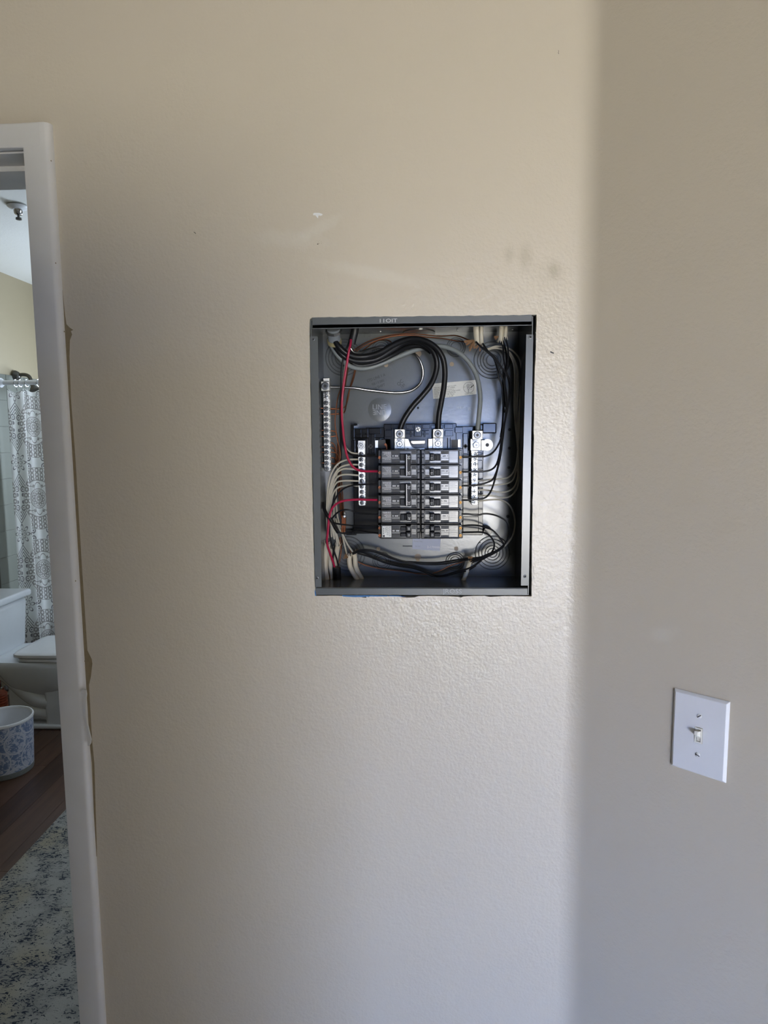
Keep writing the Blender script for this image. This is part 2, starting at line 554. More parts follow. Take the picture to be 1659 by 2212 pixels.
def jag(pts, step, amp):
    """an open ragged line through the points"""
    out = []
    for (a, b) in zip(pts, pts[1:]):
        n = max(1, int(math.hypot(b[0] - a[0], b[1] - a[1]) / step))
        for i in range(n):
            t = i / n; j = amp if i else amp * .3
            out.append((a[0] + (b[0] - a[0]) * t + rnd.uniform(-j, j), a[1] + (b[1] - a[1]) * t + rnd.uniform(-j, j)))
    return out + [pts[-1]]


seq = [(1159, 679.6), (1157.5, 760), (1154.5, 830), (1153.5, 880), (1153, 980), (1150.5, 1100), (1149, 1200), (1148.5, 1288.5), (1125, 1288.2), (1090, 1287.6), (1056, 1289.4), (1046, 1287.2),
       (1000, 1288.6), (996, 1291), (989, 1289), (950, 1287.4), (905, 1287.6), (896, 1290.5), (880, 1291.2), (868, 1290), (862, 1287.4), (800, 1288.4), (790, 1291), (778, 1290), (735, 1287.2), (682, 1287),
       (680.2, 1270), (677, 1180), (674.2, 1050), (671.4, 900), (669, 760), (668, 712)]
top_n = 40
HOLE = [(669, 689.5), (674, 685.6)] + [(674 + 485 * i / top_n + rnd.uniform(-2, 2), 685.4 - 5.4 * i / top_n + rnd.uniform(-.6, .6)) for i in range(1, top_n)] + jag(seq, 16, .55)


def tess(bm, outer, holes, y, mi=0):
    loops = [[Vector((p[0], p[1], 0)) for p in outer]] + [[Vector((p[0], p[1], 0)) for p in h] for h in holes]
    flat = [p for l in loops for p in l]
    vs = [bm.verts.new((p.x, y, p.y)) for p in flat]
    for t in tessellate_polygon(loops):
        try: f = bm.faces.new([vs[i] for i in t]); f.material_index = mi
        except ValueError: pass
    return vs


bm = B()
XE = CORNER.x - TAN
outer = [(-2.7, 0), (DOOR_L, 0), (DOOR_L, DOOR_T), (DOOR_R, DOOR_T), (DOOR_R, 0), (XE, 0), (XE, CEIL), (-2.7, CEIL)]
hole = [(L(x, y).x, L(x, y).z) for x, y in HOLE]
vs = tess(bm, outer, [hole], D)
vb = tess(bm, outer, [], D + T_WALL, 3)
n = len(outer)
for i in range(n):
    f = bm.faces.new((vs[i], vs[(i + 1) % n], vb[(i + 1) % n], vb[i])); f.material_index = 3
h0 = vs[n:]
h1 = [bm.verts.new((v.co.x + rnd.uniform(-.0006, .0006), D + .012, v.co.z + rnd.uniform(-.0006, .0006))) for v in h0]
h2 = [bm.verts.new((v.co.x, D + .160, v.co.z)) for v in h0]
for i in range(len(h0)):
    j = (i + 1) % len(h0)
    f = bm.faces.new((h0[i], h0[j], h1[j], h1[i])); f.material_index = 1
    f = bm.faces.new((h1[i], h1[j], h2[j], h2[i])); f.material_index = 2
loop = [Vector((p[0], p[1], 0)) for p in hole]
for t in tessellate_polygon([loop]):
    f = bm.faces.new([h2[i] for i in t]); f.material_index = 2
wall_front = obj('wall_front', bm, [M['wall'], M['gyp'], M['cavity'], M['bath_wall']], kind='structure')

# side wall at about forty-two degrees, with the softly filled inside corner
bm = B()
prof = [(XE, D)]
ctr = Vector((XE, D - R_F))
for i in range(1, 49):
    a = TH * i / 48
    prof.append((ctr.x + R_F * math.sin(a), ctr.y + R_F * math.cos(a)))
end = CORNER + DIR * 3.0
prof += [(end.x, end.y)]
nrm = Vector((math.sin(TH), math.cos(TH)))
back = [(end.x + nrm.x * .12, end.y + nrm.y * .12), (CORNER.x + nrm.x * .18 + .02, CORNER.y + nrm.y * .18), (XE, D + T_WALL)]
pr = prof + back
a = [bm.verts.new((x, y, 0)) for x, y in pr]; b = [bm.verts.new((x, y, CEIL)) for x, y in pr]
for i in range(len(pr)):
    j = (i + 1) % len(pr); f = bm.faces.new((a[i], a[j], b[j], b[i]))
bm.faces.new(a[::-1]); bm.faces.new(b)
wall_right = obj('wall_right', bm, M['wall'], kind='structure')

YB = -5.2
# added half-height blocker, unseen behind the photographer; shades the lower wall by the doorway
obj('shade_blocker', box(B(), -2.7, -.012, -.42, -.30, 0, 1.74), M['wall2'], kind='structure')
XR = end.x
obj('wall_right', box(B(), XR, XR + .12, YB, end.y, 0, CEIL), M['wall2'], kind='structure')
obj('wall_left', box(B(), -2.82, -2.7, YB, D + T_WALL, 0, CEIL), M['wall2'], kind='structure')
GX0, GX1, GZ0, GZ1 = .12, 2.46, .30, 2.2
bm = B()
tess(bm, [(-2.82, 0), (XR + .12, 0), (XR + .12, CEIL), (-2.82, CEIL)], [[(GX0, GZ0), (GX1, GZ0), (GX1, GZ1), (GX0, GZ1)]], YB)
vs0 = list(bm.verts)
tess(bm, [(-2.82, 0), (XR + .12, 0), (XR + .12, CEIL), (-2.82, CEIL)], [[(GX0, GZ0), (GX1, GZ0), (GX1, GZ1), (GX0, GZ1)]], YB - .14)
for (p, q) in (((GX0, GZ0), (GX1, GZ0)), ((GX1, GZ0), (GX1, GZ1)), ((GX1, GZ1), (GX0, GZ1)), ((GX0, GZ1), (GX0, GZ0))):
    quad(bm, (p[0], YB, p[1]), (q[0], YB, q[1]), (q[0], YB - .14, q[1]), (p[0], YB - .14, p[1]))
obj('wall_back', bm, M['wall2'], kind='structure')
win = empty('window_1', (1.29, YB - .08, GZ0), kind='structure')
bm = B()
for x0, x1, z0, z1 in ((GX0, GX0 + .05, GZ0, GZ1), (GX1 - .05, GX1, GZ0, GZ1), (GX0, GX1, GZ0, GZ0 + .05), (GX0, GX1, GZ1 - .05, GZ1), (1.265, 1.315, GZ0, GZ1)):
    box(bm, x0, x1, YB - .11, YB - .06, z0, z1)
obj('window_frame', bm, M['glass_frame'], win)
obj('pane', box(B(), GX0 + .05, 1.265, YB - .09, YB - .084, GZ0 + .05, GZ1 - .05), M['glass'], win)
obj('pane', box(B(), 1.315, GX1 - .05, YB - .09, YB - .084, GZ0 + .05, GZ1 - .05), M['glass'], win)
obj('floor', box(B(), -2.82, XR + .12, YB - .14, D + .06, -.1, 0), M['carpet'], kind='structure')
obj('ceiling', box(B(), -2.82, XR + .12, YB - .14, D + T_WALL / 2, CEIL, CEIL + .1), M['room_ceiling'], kind='structure')

# wall marks: flat dabs with a shape of their own
def dab(name, pts, mat, w=-.0004, **k):
    return obj(name, ppoly(B(), pts, w, .0002), mat, wall_front, **k)


dab('paint_chip', [(676, 462), (679, 459.6), (686, 459.6), (690, 459.8), (696, 462), (697, 464), (693, 466), (688, 465), (687, 471.5), (683, 467), (681, 464.6), (677, 465)], M['plate'], label='small white chip of bare plaster')
for q in ([(685, 526.4), (687, 526), (687.2, 528), (685.4, 528.4)], [(1188, 760), (1190, 758.6), (1193, 760.5), (1196.5, 761.5), (1196.3, 764.3), (1193, 763), (1190, 762)], [(418.5, 500.6), (421.5, 502), (423.6, 505), (422.8, 505.2), (420.5, 502.8), (418.3, 501.4)],
          [(1206, 107.5), (1207.3, 110.5), (1206.3, 113.5), (1207.5, 116), (1206.8, 116.3), (1205.6, 113.5), (1206.6, 110.5)]):
    dab('scuff_mark', q, M['ink'], label='tiny dark scuff')
for i in range(14):
    x, y = 689 + rnd.uniform(-5, 6), 523 + rnd.uniform(-6, 6); r = rnd.uniform(.3, .7)
    dab('scuff_mark', [(x - r, y), (x, y - r), (x + r, y), (x, y + r)], M['oldpaint'])

# ------------------------------------------------------------------ the doorway at the edge of the frame
door = empty('door_1', (-1.0, D, 0), kind='structure')
tag(door, label='white painted door frame opening to the bathroom')


def extrude_z(prof, z0, z1):
    bm = B(); a = [bm.verts.new((x, y, z0)) for x, y in prof]; b = [bm.verts.new((x, y, z1)) for x, y in prof]
    for i in range(len(prof)):
        j = (i + 1) % len(prof); bm.faces.new((a[i], a[j], b[j], b[i]))
    bm.faces.new(a[::-1]); bm.faces.new(b); return bm


Z_C = 2.102
cp = [(-.612, D), (-.6205, D), (-.6205, D - .011), (-.585, D - .0125), (-.5800, D - .0105), (-.5768, D - .007), (-.5758, D - .002), (-.5758, D)]
obj('side_casing', extrude_z(cp, 0, Z_C), M['trim'], door, smooth=True)
obj('side_casing', extrude_z([(-1.424 - (x + .612), y) for x, y in cp], 0, Z_C), M['trim'], door, smooth=True)
bm = B(); box(bm, -1.455, -.585, D - .0122, D, 2.0645, Z_C)
obj('head_casing', bm, M['trim'], door, bevel=.002)
bm = B()
box(bm, -.627, DOOR_R, D + .004, D + T_WALL - .004, 0, 2.063); box(bm, DOOR_L, DOOR_L + .015, D + .004, D + T_WALL - .004, 0, 2.063)
obj('side_jamb', bm, M['trim'], door)
obj('head_jamb', box(B(), DOOR_L, DOOR_R, D + .006, D + T_WALL - .004, 2.063, DOOR_T), M['trim'], door)
obj('door_stop', box(B(), DOOR_L + .015, -.627, D + .055, D + .086, 2.0545, 2.0632), M['trim'], door, bevel=.0008)
bm = B(); box(bm, -.638, -.627, D + .055, D + .086, 0, 2.0545); box(bm, DOOR_L + .015, DOOR_L + .026, D + .055, D + .086, 0, 2.0545)
obj('door_stop', bm, M['trim'], door)
# ragged old paint and caulk along the casing, and the loose flake
lefts = [(131, 556), (143, 700), (153, 860), (163, 1000), (172, 1160), (186, 1405), (191, 1480), (199, 1600), (205, 1650), (212, 1850)]
ww = {556: .5, 700: 1.8, 860: 3.4, 1000: 4.2, 1160: 4.6, 1405: 6, 1480: 4.5, 1600: 3.2, 1650: 2.6, 1850: .3}
rights = [(x - 3.5 + ww[y], y) for x, y in lefts]
extra = [(140.5, 680), (143.5, 700), (150, 707), (158, 712.5), (153, 715), (156, 722), (151, 735), (150, 770)]
rr = [rights[0]] + extra + rights[2:6] + [(198, 1424), (199, 1434), (196.5, 1462)] + rights[6:]
wig = [(x + rnd.uniform(-.4, .6), y) for x, y in rr]
obj('old_paint_strip', ppoly(B(), [(x - 6, y) for x, y in lefts] + wig[::-1], -.0006, .0003), M['oldpaint'], door, label='ragged brown strip of old paint beside the casing')
bm = B()
fl = [(181, 1489), (185.5, 1491), (187, 1500), (186, 1512), (184.6, 1530), (187, 1556), (192, 1578), (196.8, 1598), (196, 1606), (192, 1612), (189.5, 1611), (189, 1600), (186, 1575), (181, 1552), (178.8, 1537), (180, 1514), (181, 1503), (179, 1497), (173.6, 1495), (176, 1491.5)]
ppoly(bm, fl, -.0155, -.0128)
obj('paint_flake', bm, M['trim'], door, label='curled flake of peeling white paint')
for x, y in ((110, 347), (138.5, 716), (183, 1428), (163, 1255), (120, 568)):
    obj('nail_hole', ppoly(B(), [(x - 1.1, y), (x, y - 1.6), (x + 1.1, y), (x, y + 1.6)], -.0131, -.0120), M['oldpaint'], door)

# ================================================================== THE BATHROOM BEYOND
XL, XBR, YT = -2.56, .34, 4.92
wl = obj('wall_left', box(B(), XL - .12, XL, D + T_WALL, YT + .12, 0, CEIL), M['bath_wall'], kind='structure')
bm = B()
QY0, QY1, QZ0, QZ1 = 2.93, 3.77, 1.28, 2.22
for y0, y1, z0, z1 in ((D + T_WALL, QY0, 0, CEIL), (QY1, YT + .12, 0, CEIL), (QY0, QY1, 0, QZ0), (QY0, QY1, QZ1, CEIL)): box(bm, XBR, XBR + .12, y0, y1, z0, z1)
bmesh.ops.remove_doubles(bm, verts=bm.verts, dist=.0001)
obj('wall_right', bm, M['bath_wall'], kind='structure')
w3 = empty('window_3', (XBR + .06, 3.35, QZ0), kind='structure')
bm = B()
for y0, y1, z0, z1 in ((QY0, QY0 + .04, QZ0, QZ1), (QY1 - .04, QY1, QZ0, QZ1), (QY0, QY1, QZ0, QZ0 + .04), (QY0, QY1, QZ1 - .04, QZ1)): box(bm, XBR + .05, XBR + .09, y0, y1, z0, z1)
obj('window_frame', bm, M['glass_frame'], w3)
obj('pane', box(B(), XBR + .066, XBR + .072, QY0 + .04, QY1 - .04, QZ0 + .04, QZ1 - .04), M['glass'], w3)
WX0, WX1, WZ0, WZ1 = -1.63, -.87, 1.25, 2.2
bm = B()
for y in (YT, YT + .12):
    tess(bm, [(XL - .12, 0), (XBR + .12, 0), (XBR + .12, CEIL), (XL - .12, CEIL)], [[(WX0, WZ0), (WX1, WZ0), (WX1, WZ1), (WX0, WZ1)]], y)
for (p, q) in (((WX0, WZ0), (WX1, WZ0)), ((WX1, WZ0), (WX1, WZ1)), ((WX1, WZ1), (WX0, WZ1)), ((WX0, WZ1), (WX0, WZ0))):
    quad(bm, (p[0], YT, p[1]), (q[0], YT, q[1]), (q[0], YT + .12, q[1]), (p[0], YT + .12, p[1]))
obj('wall_back', bm, M['bath_wall'], kind='structure')
w2 = empty('window_2', (-1.25, YT + .06, WZ0), kind='structure')
bm = B()
for x0, x1, z0, z1 in ((WX0, WX0 + .04, WZ0, WZ1), (WX1 - .04, WX1, WZ0, WZ1), (WX0, WX1, WZ0, WZ0 + .04), (WX0, WX1, WZ1 - .04, WZ1)):
    box(bm, x0, x1, YT + .05, YT + .09, z0, z1)
obj('window_frame', bm, M['glass_frame'], w2)
obj('pane', box(B(), WX0 + .04, WX1 - .04, YT + .066, YT + .072, WZ0 + .04, WZ1 - .04), M['glass'], w2)
obj('ceiling', box(B(), XL - .12, XBR + .12, D + T_WALL / 2, YT + .12, CEIL, CEIL + .1), M['ceiling'], kind='structure')
fl = obj('floor', box(B(), XL - .12, XBR + .12, D + .06, YT + .12, -.1, -.012), M['grout'], kind='structure')
PW = .125; x = XL; k = 0
first = None
while x < XBR:
    y = D + .06 + (-.5 if k % 2 else -.1); 
    while y < YT:
        y0, y1 = max(y, D + .06), min(y + 1.2, YT)
        if y1 - y0 > .05:
            bm = B(); box(bm, x + .0007, min(x + PW, XBR) - .0007, y0 + .0007, y1 - .0007, -.012, 0)
            obj('plank', bm, M['wood'], fl)
        y += 1.2
    x += PW; k += 1
# tiles on the tub's end wall
g = obj('wall_tiling', box(B(), XL, XL + .006, 3.98, YT, .38, 1.90), M['grout'], wl)
th, tw = .163, .20; z = .38
proto = None
while z < 1.90 - .02:
    y = 3.98
    while y < YT - .02:
        if proto is None:
            proto = obj('tile', box(B(), XL + .004, XL + .009, y + .0015, y + tw - .0015, z + .0015, z + th - .0015), M['tile'], wl, bevel=.0012, segs=1); y0, z0 = y, z
        elif y + tw < YT + .08:
            c = proto.copy(); COL.objects.link(c); c.location = Vector((0, y - y0, z - z0)); c.parent = wl
            if y + tw > YT: c.scale.y = 1.0
        y += tw
    z += th
# bath tub apron behind the curtain
bm = B(); box(bm, XL + .012, -.98, 4.17, 4.21, 0, .42); box(bm, XL + .012, -.98, 4.88, 4.915, 0, .42); box(bm, XL + .012, XL + .06, 4.17, 4.915, 0, .42); box(bm, -1.03, -.98, 4.17, 4.915, 0, .42); box(bm, XL + .012, -.98, 4.17, 4.915, 0, .10)
tub = obj('bathtub', bm, M['porcelain'], bevel=.012, label='white bathtub mostly hidden behind the patterned curtain', cat='bathtub')

# sprinkler on the bathroom ceiling
p = atZ(38.5, 443, CEIL)
sp = empty('fire_sprinkler', (p.x, p.y, CEIL), label='small chrome fire sprinkler hanging from the bathroom ceiling', cat='sprinkler')
obj('escutcheon', lathe(B(), [(.020, 0), (.044, .001), (.045, .004), (.038, .010), (.020, .014), (.020, .016)], (p.x, p.y, CEIL - .004), (0, 0, -1), 28), M['seat'], sp, smooth=True)
obj('cup', lathe(B(), [(.021, .012), (.021, .018), (.017, .038), (.012, .042)], (p.x, p.y, CEIL), (0, 0, -1), 20), M['chrome'], sp, smooth=True)
obj('deflector', lathe(B(), [(.005, .040), (.005, .052), (.012, .054), (.013, .062), (.008, .064)], (p.x, p.y, CEIL), (0, 0, -1), 12), M['bronze'], sp)

# shower rod, rings, curtain
YR = 4.12
pr0 = atY(20, 826.5, YR)
rod = empty('shower_rod', (XL, YR, pr0.z), label='white curtain rod across the bathtub', cat='rod')
obj('rod_tube', cyl(B(), (XL + .010, YR, pr0.z), (-.98, YR, pr0.z), .0150, 16), M['whiterod'], rod, smooth=True)
obj('rod_flange', lathe(B(), [(.03, 0), (.03, .006), (.018, .02)], (XL + .0095, YR, pr0.z), (1, 0, 0), 16), M['whiterod'], rod, smooth=True)
CELL_U, CELL_V = .31, .455
xf = atY(43.5, 998, YR).x; zf = atY(43, 998, YR).z
x_left = atY(22.5, 900, YR).x; x_end = x_left + 1.30
ZT, ZB = atY(40, 840, YR).z, .13


def fold(x):
    f = ((x - x_left) / .113 + .05) % 1.0
    if f < .84: return -.024 + .046 * (f / .84) ** 1.25 + .004 * math.sin(f * 11)
    q = (f - .84) / .16
    return .022 + .004 * math.sin(.84 * 11) * (1 - q) - .046 * q * q * (3 - 2 * q)


bm = B(); uvl = bm.loops.layers.uv.new('UVMap')
NX, NZ = 420, 26
cols = []; s = 0; sf = 0; prev = None
for i in range(NX + 1):
    x = x_left + (x_end - x_left) * i / NX; y = YR + fold(x)
    if prev: s += math.hypot(x - prev[0], y - prev[1])
    if x <= xf: sf = s
    prev = (x, y); cols.append((x, y, s))
grid = []
for (x, y, s) in cols:
    c = []
    for j in range(NZ + 1):
        t = j / NZ; z = ZT + (ZB - ZT) * t
        k = .55 + .45 * min(1, t * 4)
        dz = -.022 * (1 - t) ** 6 * (.5 - .5 * math.cos(2 * PI * (x - x_left) / .107 + .3))
        c.append((bm.verts.new((x + .012 * t * math.sin(x * 21), YR - .004 + (y - YR) * k + .008 * math.sin(5 * t + x * 30) * t, z + dz)), ((s - sf) / CELL_U, (z - zf) / CELL_V)))
    grid.append(c)
for i in range(NX):
    for j in range(NZ):
        q = [grid[i][j], grid[i + 1][j], grid[i + 1][j + 1], grid[i][j + 1]]
        f = bm.faces.new([a[0] for a in q]); f.smooth = True
        for lp, a in zip(f.loops, q): lp[uvl].uv = a[1]
obj('shower_curtain', bm, M['curtain'], label='white shower curtain printed with grey mandalas, hanging behind the toilet', cat='curtain')
for i, (px, nm) in enumerate(((34, 'first curtain ring along the white rod, at the curtain edge'), (44, 'second curtain ring along the white rod'), (58, 'third curtain ring along the white rod'), (83, 'fourth curtain ring along the white rod, nearest the door frame'))):
    q = atY(px, 826, YR); bm = B()
    pth = [Vector((q.x + .004 * math.sin(a), YR + .0185 * math.sin(a), pr0.z - .004 + .0215 * math.cos(a))) for a in [2 * PI * t / 20 for t in range(20)]]
    sweep(bm, pth + [pth[0]], .0022, 6)
    cyl(bm, (q.x, YR - .001, pr0.z - .024), (q.x + .003, YR + .004, ZT - .012), .002, 6)
    obj('curtain_ring', bm, M['chrome'], smooth=True, label=nm, cat='curtain ring', group='curtain rings on the shower rod')

# shower arm on the end wall
e = atX(33, 811.5, XL + .010)
sh = empty('shower_fitting', (XL, e.y, e.z), label='dark metal shower arm curving out above the curtain rod', cat='shower fitting')
obj('wall_flange', lathe(B(), [(.034, 0), (.033, .008), (.022, .026), (.012, .034)], (XL + .0095, e.y, e.z), (1, 0, 0), 18), M['bronze'], sh, smooth=True)
tip = atY(69, 829, e.y - .05)
obj('arm_pipe', sweep(B(), spline([(XL + .02, e.y, e.z), (XL + .06, e.y - .004, e.z + .006), (e.x + .10, e.y - .02, e.z - .006), (tip.x, tip.y, tip.z)], .01), .0115, 10), M['bronze'], sh, smooth=True)
obj('shower_head', lathe(B(), [(.012, -.01), (.014, .02), (.030, .045), (.031, .055), (.004, .056)], tip, (.45, -.25, -.85), 16), M['bronze'], sh, smooth=True)

# toilet
TY = 3.625
to = empty('toilet', (-2.05, TY, 0), label='white two-piece toilet with closed lid beside the curtain', cat='toilet')
bm = B(); box(bm, -2.525, -2.305, TY - .222, TY + .222, .375, .675)
for v in bm.verts:
    if v.co.z < .5: v.co.x += .02 * (1 if v.co.x < -2.4 else -.45); v.co.y = TY + (v.co.y - TY) * .87
obj('tank', bm, M['porcelain'], to, bevel=.03, segs=4)
bm = B(); box(bm, -2.53, -2.288, TY - .237, TY + .237, .676, .716)
obj('tank_lid', bm, M['porcelain'], to, bevel=.014, segs=3)
bm = B(); cyl(bm, (-2.312, TY - .15, .63), (-2.296, TY - .15, .63), .014, 10); box(bm, -2.300, -2.290, TY - .165, TY - .09, .624, .637)
obj('flush_lever', bm, M['chrome'], to)


def egg(xb, xf, hw, z, n=36, p=2.3, cx=.42):
    """rounded outline longer towards the front, blunt at the back"""
    xc = xb + (xf - xb) * cx; out = []
    for i in range(n):
        a = 2 * PI * i / n; c, s = math.cos(a), math.sin(a)
        q = 2.0 if c > 0 else 7.0
        rx = (xf - xc) if c > 0 else (xc - xb)
        x = xc + rx * math.copysign(abs(c) ** (2 / q), c); y = TY + hw * math.copysign(abs(s) ** (2 / q), s)
        out.append(Vector((x, y, z)))
    return out


def loft(bm, rings, cap=True):
    R = [[bm.verts.new(p) for p in r] for r in rings]
    for a, b in zip(R, R[1:]):
        for i in range(len(a)): bm.faces.new((a[i], a[(i + 1) % len(a)], b[(i + 1) % len(a)], b[i]))
    if cap: bm.faces.new(R[0][::-1]); bm.faces.new(R[-1])
    return bm


bm = B()
loft(bm, [egg(-2.17, -1.86, .108, .185), egg(-2.22, -1.80, .135, .215), egg(-2.26, -1.755, .158, .265), egg(-2.30, -1.725, .177, .33), egg(-2.34, -1.71, .185, .362), egg(-2.345, -1.705, .187, .385), egg(-2.34, -1.71, .182, .396)])
obj('bowl', bm, M['porcelain'], to, smooth=True)
bm = B(); box(bm, -2.045, -1.80, TY - .132, TY + .132, .004, .235)
obj('pedestal', bm, M['porcelain'], to, bevel=.018, segs=4)
bm = B(); box(bm, -2.31, -1.80, TY - .142, TY + .142, 0, .028)
obj('foot', bm, M['porcelain'], to, bevel=.012, segs=3)
bm = B(); box(bm, -2.28, -2.03, TY - .085, TY + .085, .02, .25)
obj('pedestal', bm, M['porcelain'], to, bevel=.02, segs=3)
bm = B()
sweep(bm, spline([(-2.34, TY - .085, .34), (-2.26, TY - .100, .30), (-2.17, TY - .104, .215), (-2.10, TY - .100, .16), (-2.03, TY - .098, .145)], .02), .046, 14, ry=.036)
sweep(bm, spline([(-2.26, TY - .085, .05), (-2.18, TY - .095, .075), (-2.1, TY - .098, .085), (-2.03, TY - .095, .075)], .02), .04, 12, ry=.032)
obj('trapway', bm, M['porcelain'], to, smooth=True)
bm = B(); box(bm, -2.40, -2.25, TY - .17, TY + .17, .345, .392)
obj('deck', bm, M['porcelain'], to, bevel=.02, segs=3)
obj('seat', loft(B(), [egg(-2.165, -1.705, .180, .399), egg(-2.17, -1.70, .184, .403), egg(-2.17, -1.70, .184, .412), egg(-2.165, -1.705, .180, .416)]), M['seat'], to, smooth=True)
obj('seat_lid', loft(B(), [egg(-2.185, -1.70, .182, .4205), egg(-2.19, -1.695, .186, .425), egg(-2.19, -1.695, .186, .438), egg(-2.183, -1.702, .180, .444), egg(-2.16, -1.72, .16, .447)]), M['seat'], to, smooth=True)
for s in (-1, 1):
    obj('hinge', box(B(), -2.225, -2.165, TY + s * .075 - .02, TY + s * .075 + .02, .396, .418), M['seat'], to, bevel=.005)
# supply valve and the ribbed thing on the floor behind the bin
v = atY(12, 1487, 3.86)
bm = B(); cyl(bm, (XL + .001, v.y, v.z), (v.x + .0, v.y, v.z), .008, 8); lathe(bm, [(.004, 0), (.02, .004), (.022, .012), (.004, .016)], (v.x, v.y, v.z), (.7, -.7, .1), 10); cyl(bm, (v.x - .03, v.y, v.z), (v.x - .03, v.y, .376), .005, 8)
obj('supply_valve', bm, M['chrome'], smooth=True, label='small shut-off valve and supply line under the toilet tank', cat='valve')
v = atZ(3, 1545, 0)
bm = B(); prof = [(.03, 0), (.058, 0), (.06, .01)]
for i in range(6): prof += [(.060, .014 + i * .016), (.053, .019 + i * .016), (.053, .024 + i * .016), (.060, .028 + i * .016)]
prof += [(.05, .118), (.02, .124)]
obj('ribbed_canister', lathe(bm, prof, (v.x - .055, v.y + .05, 0), (0, 0, 1), 20), M['orange'], smooth=False, label='small ribbed orange-brown canister on the floor behind the bin', cat='canister')

# waste bin
BX, BY, BR, BH = -1.987, 3.035, .132, .272
wbn = empty('waste_bin', (BX, BY, 0), label='small round waste bin with blue and white print before the toilet', cat='bin')
bm = B(); uvl = bm.loops.layers.uv.new('UVMap'); SEG = 48
pr = [(BR * .93, .028), (BR * .955, .10), (BR * .985, .19), (BR, .262)]
rg = [[bm.verts.new((BX + r * math.cos(2 * PI * i / SEG), BY + r * math.sin(2 * PI * i / SEG), z)) for i in range(SEG)] for r, z in pr]
for j in range(3):
    for i in range(SEG):
        f = bm.faces.new((rg[j][i], rg[j][(i + 1) % SEG], rg[j + 1][(i + 1) % SEG], rg[j + 1][i])); f.smooth = True
        for lp, (ii, jj) in zip(f.loops, ((i, j), (i + 1, j), (i + 1, j + 1), (i, j + 1))): lp[uvl].uv = (ii / SEG * 5.0, pr[jj][1] / .17)
obj('printed_side', bm, M['bin'], wbn)
obj('base_band', lathe(B(), [(BR * .86, .0), (BR * .915, .002), (BR * .932, .012), (BR * .936, .028), (BR * .9, .029)], (BX, BY, 0), (0, 0, 1), 48), M['grey_w'], wbn, smooth=True)
obj('inner_wall', lathe(B(), [(.01, .02), (BR * .86, .02), (BR * .90, .06), (BR * .965, .262)], (BX, BY, 0), (0, 0, 1), 48, False), M['whiterod'], wbn, smooth=True)
obj('rim', lathe(B(), [(BR * .955, .260), (BR * .955, .268), (BR * .975, BH), (BR * 1.01, BH), (BR * 1.03, .267), (BR * 1.02, .258)], (BX, BY, 0), (0, 0, 1), 48, False), M['seat'], wbn, smooth=True)

# rug
bm = B(); box(bm, -1.507, -.10, 1.45, 3.25, 0.0005, .009)
obj('area_rug', bm, M['rug'], bevel=.003, label='faded grey rug with dark speckles lying on the dark floorboards', cat='rug')

# ================================================================== LIGHT SWITCH on the side wall
S0, SZ = .2037, CAM_Z - .447
SW_W, SW_H = .0794, .1238
org = Vector((CORNER.x + DIR.x * S0, CORNER.y + DIR.y * S0, SZ))
ex = Vector((DIR.x, DIR.y, 0)); ez = Vector((0, 0, 1)); en = Vector((-math.sin(TH), -math.cos(TH), 0))
ls = empty('light_switch', org, label='white toggle light switch plate on the side wall', cat='light switch')


def sp_(a, b, c): return org + ex * a + ez * b + en * c


def slab(bm, hw0, hh0, hw1, hh1, c0, c1, ca=0, cb=0):
    a = [bm.verts.new(sp_(ca + sx * hw0, cb + sz * hh0, c0)) for sx, sz in ((-1, -1), (1, -1), (1, 1), (-1, 1))]
    b = [bm.verts.new(sp_(ca + sx * hw1, cb + sz * hh1, c1)) for sx, sz in ((-1, -1), (1, -1), (1, 1), (-1, 1))]
    for i in range(4): bm.faces.new((a[i], a[(i + 1) % 4], b[(i + 1) % 4], b[i]))
    bm.faces.new(a[::-1]); bm.faces.new(b); return bm


# plate with the slot cut through its face
bm = B()
rings = []
for hw, hh, c in ((SW_W / 2, SW_H / 2, 0), (SW_W / 2, SW_H / 2, .0018), (SW_W / 2 - .0035, SW_H / 2 - .0035, .0058), (.0056, .0124, .0062), (.0056, .0124, .001)):
    rings.append([bm.verts.new(sp_(sx * hw, sz * hh, c)) for sx, sz in ((-1, -1), (1, -1), (1, 1), (-1, 1))])
for a, b in zip(rings, rings[1:]):
    for i in range(4): bm.faces.new((a[i], a[(i + 1) % 4], b[(i + 1) % 4], b[i]))
bm.faces.new(rings[0][::-1])
obj('wall_plate', bm, M['plate'], ls, bevel=.0006)
bm = B(); slab(bm, .0055, .0122, .0055, .0122, .0012, .0024)
obj('switch_recess', bm, M['dark'], ls)
bm = B()
for (hw, hh, ca, cb) in ((.0012, .0120, -.0042, 0), (.0012, .0120, .0042, 0), (.0042, .0012, 0, .0106), (.0042, .0012, 0, -.0106)): slab(bm, hw, hh, hw * .8, hh * .98, .0024, .0070, ca, cb)
obj('switch_collar', bm, M['toggle'], ls)
bm = B()
a = [(-.0030, -.0075, .003), (.0030, -.0075, .003), (.0030, .0075, .003), (-.0030, .0075, .003)]
b = [(-.0030, -.0010, .0082), (.0030, -.0010, .0082), (.0030, .0080, .0075), (-.0030, .0080, .0075)]
c = [(-.0026, .0042, .0185), (.0026, .0042, .0185), (.0026, .0098, .0170), (-.0026, .0098, .0170)]
rr = [[bm.verts.new(sp_(*p)) for p in q] for q in (a, b, c)]
for p, q in zip(rr, rr[1:]):
    for i in range(4): bm.faces.new((p[i], p[(i + 1) % 4], q[(i + 1) % 4], q[i]))
bm.faces.new(rr[0][::-1]); bm.faces.new(rr[2])
tg = obj('toggle', bm, M['toggle'], ls, bevel=.0009, label='ivory toggle flipped up')
bm = B(); slab(bm, .0026, .0032, .0022, .0028, .0030, .0066, 0, -.0055)
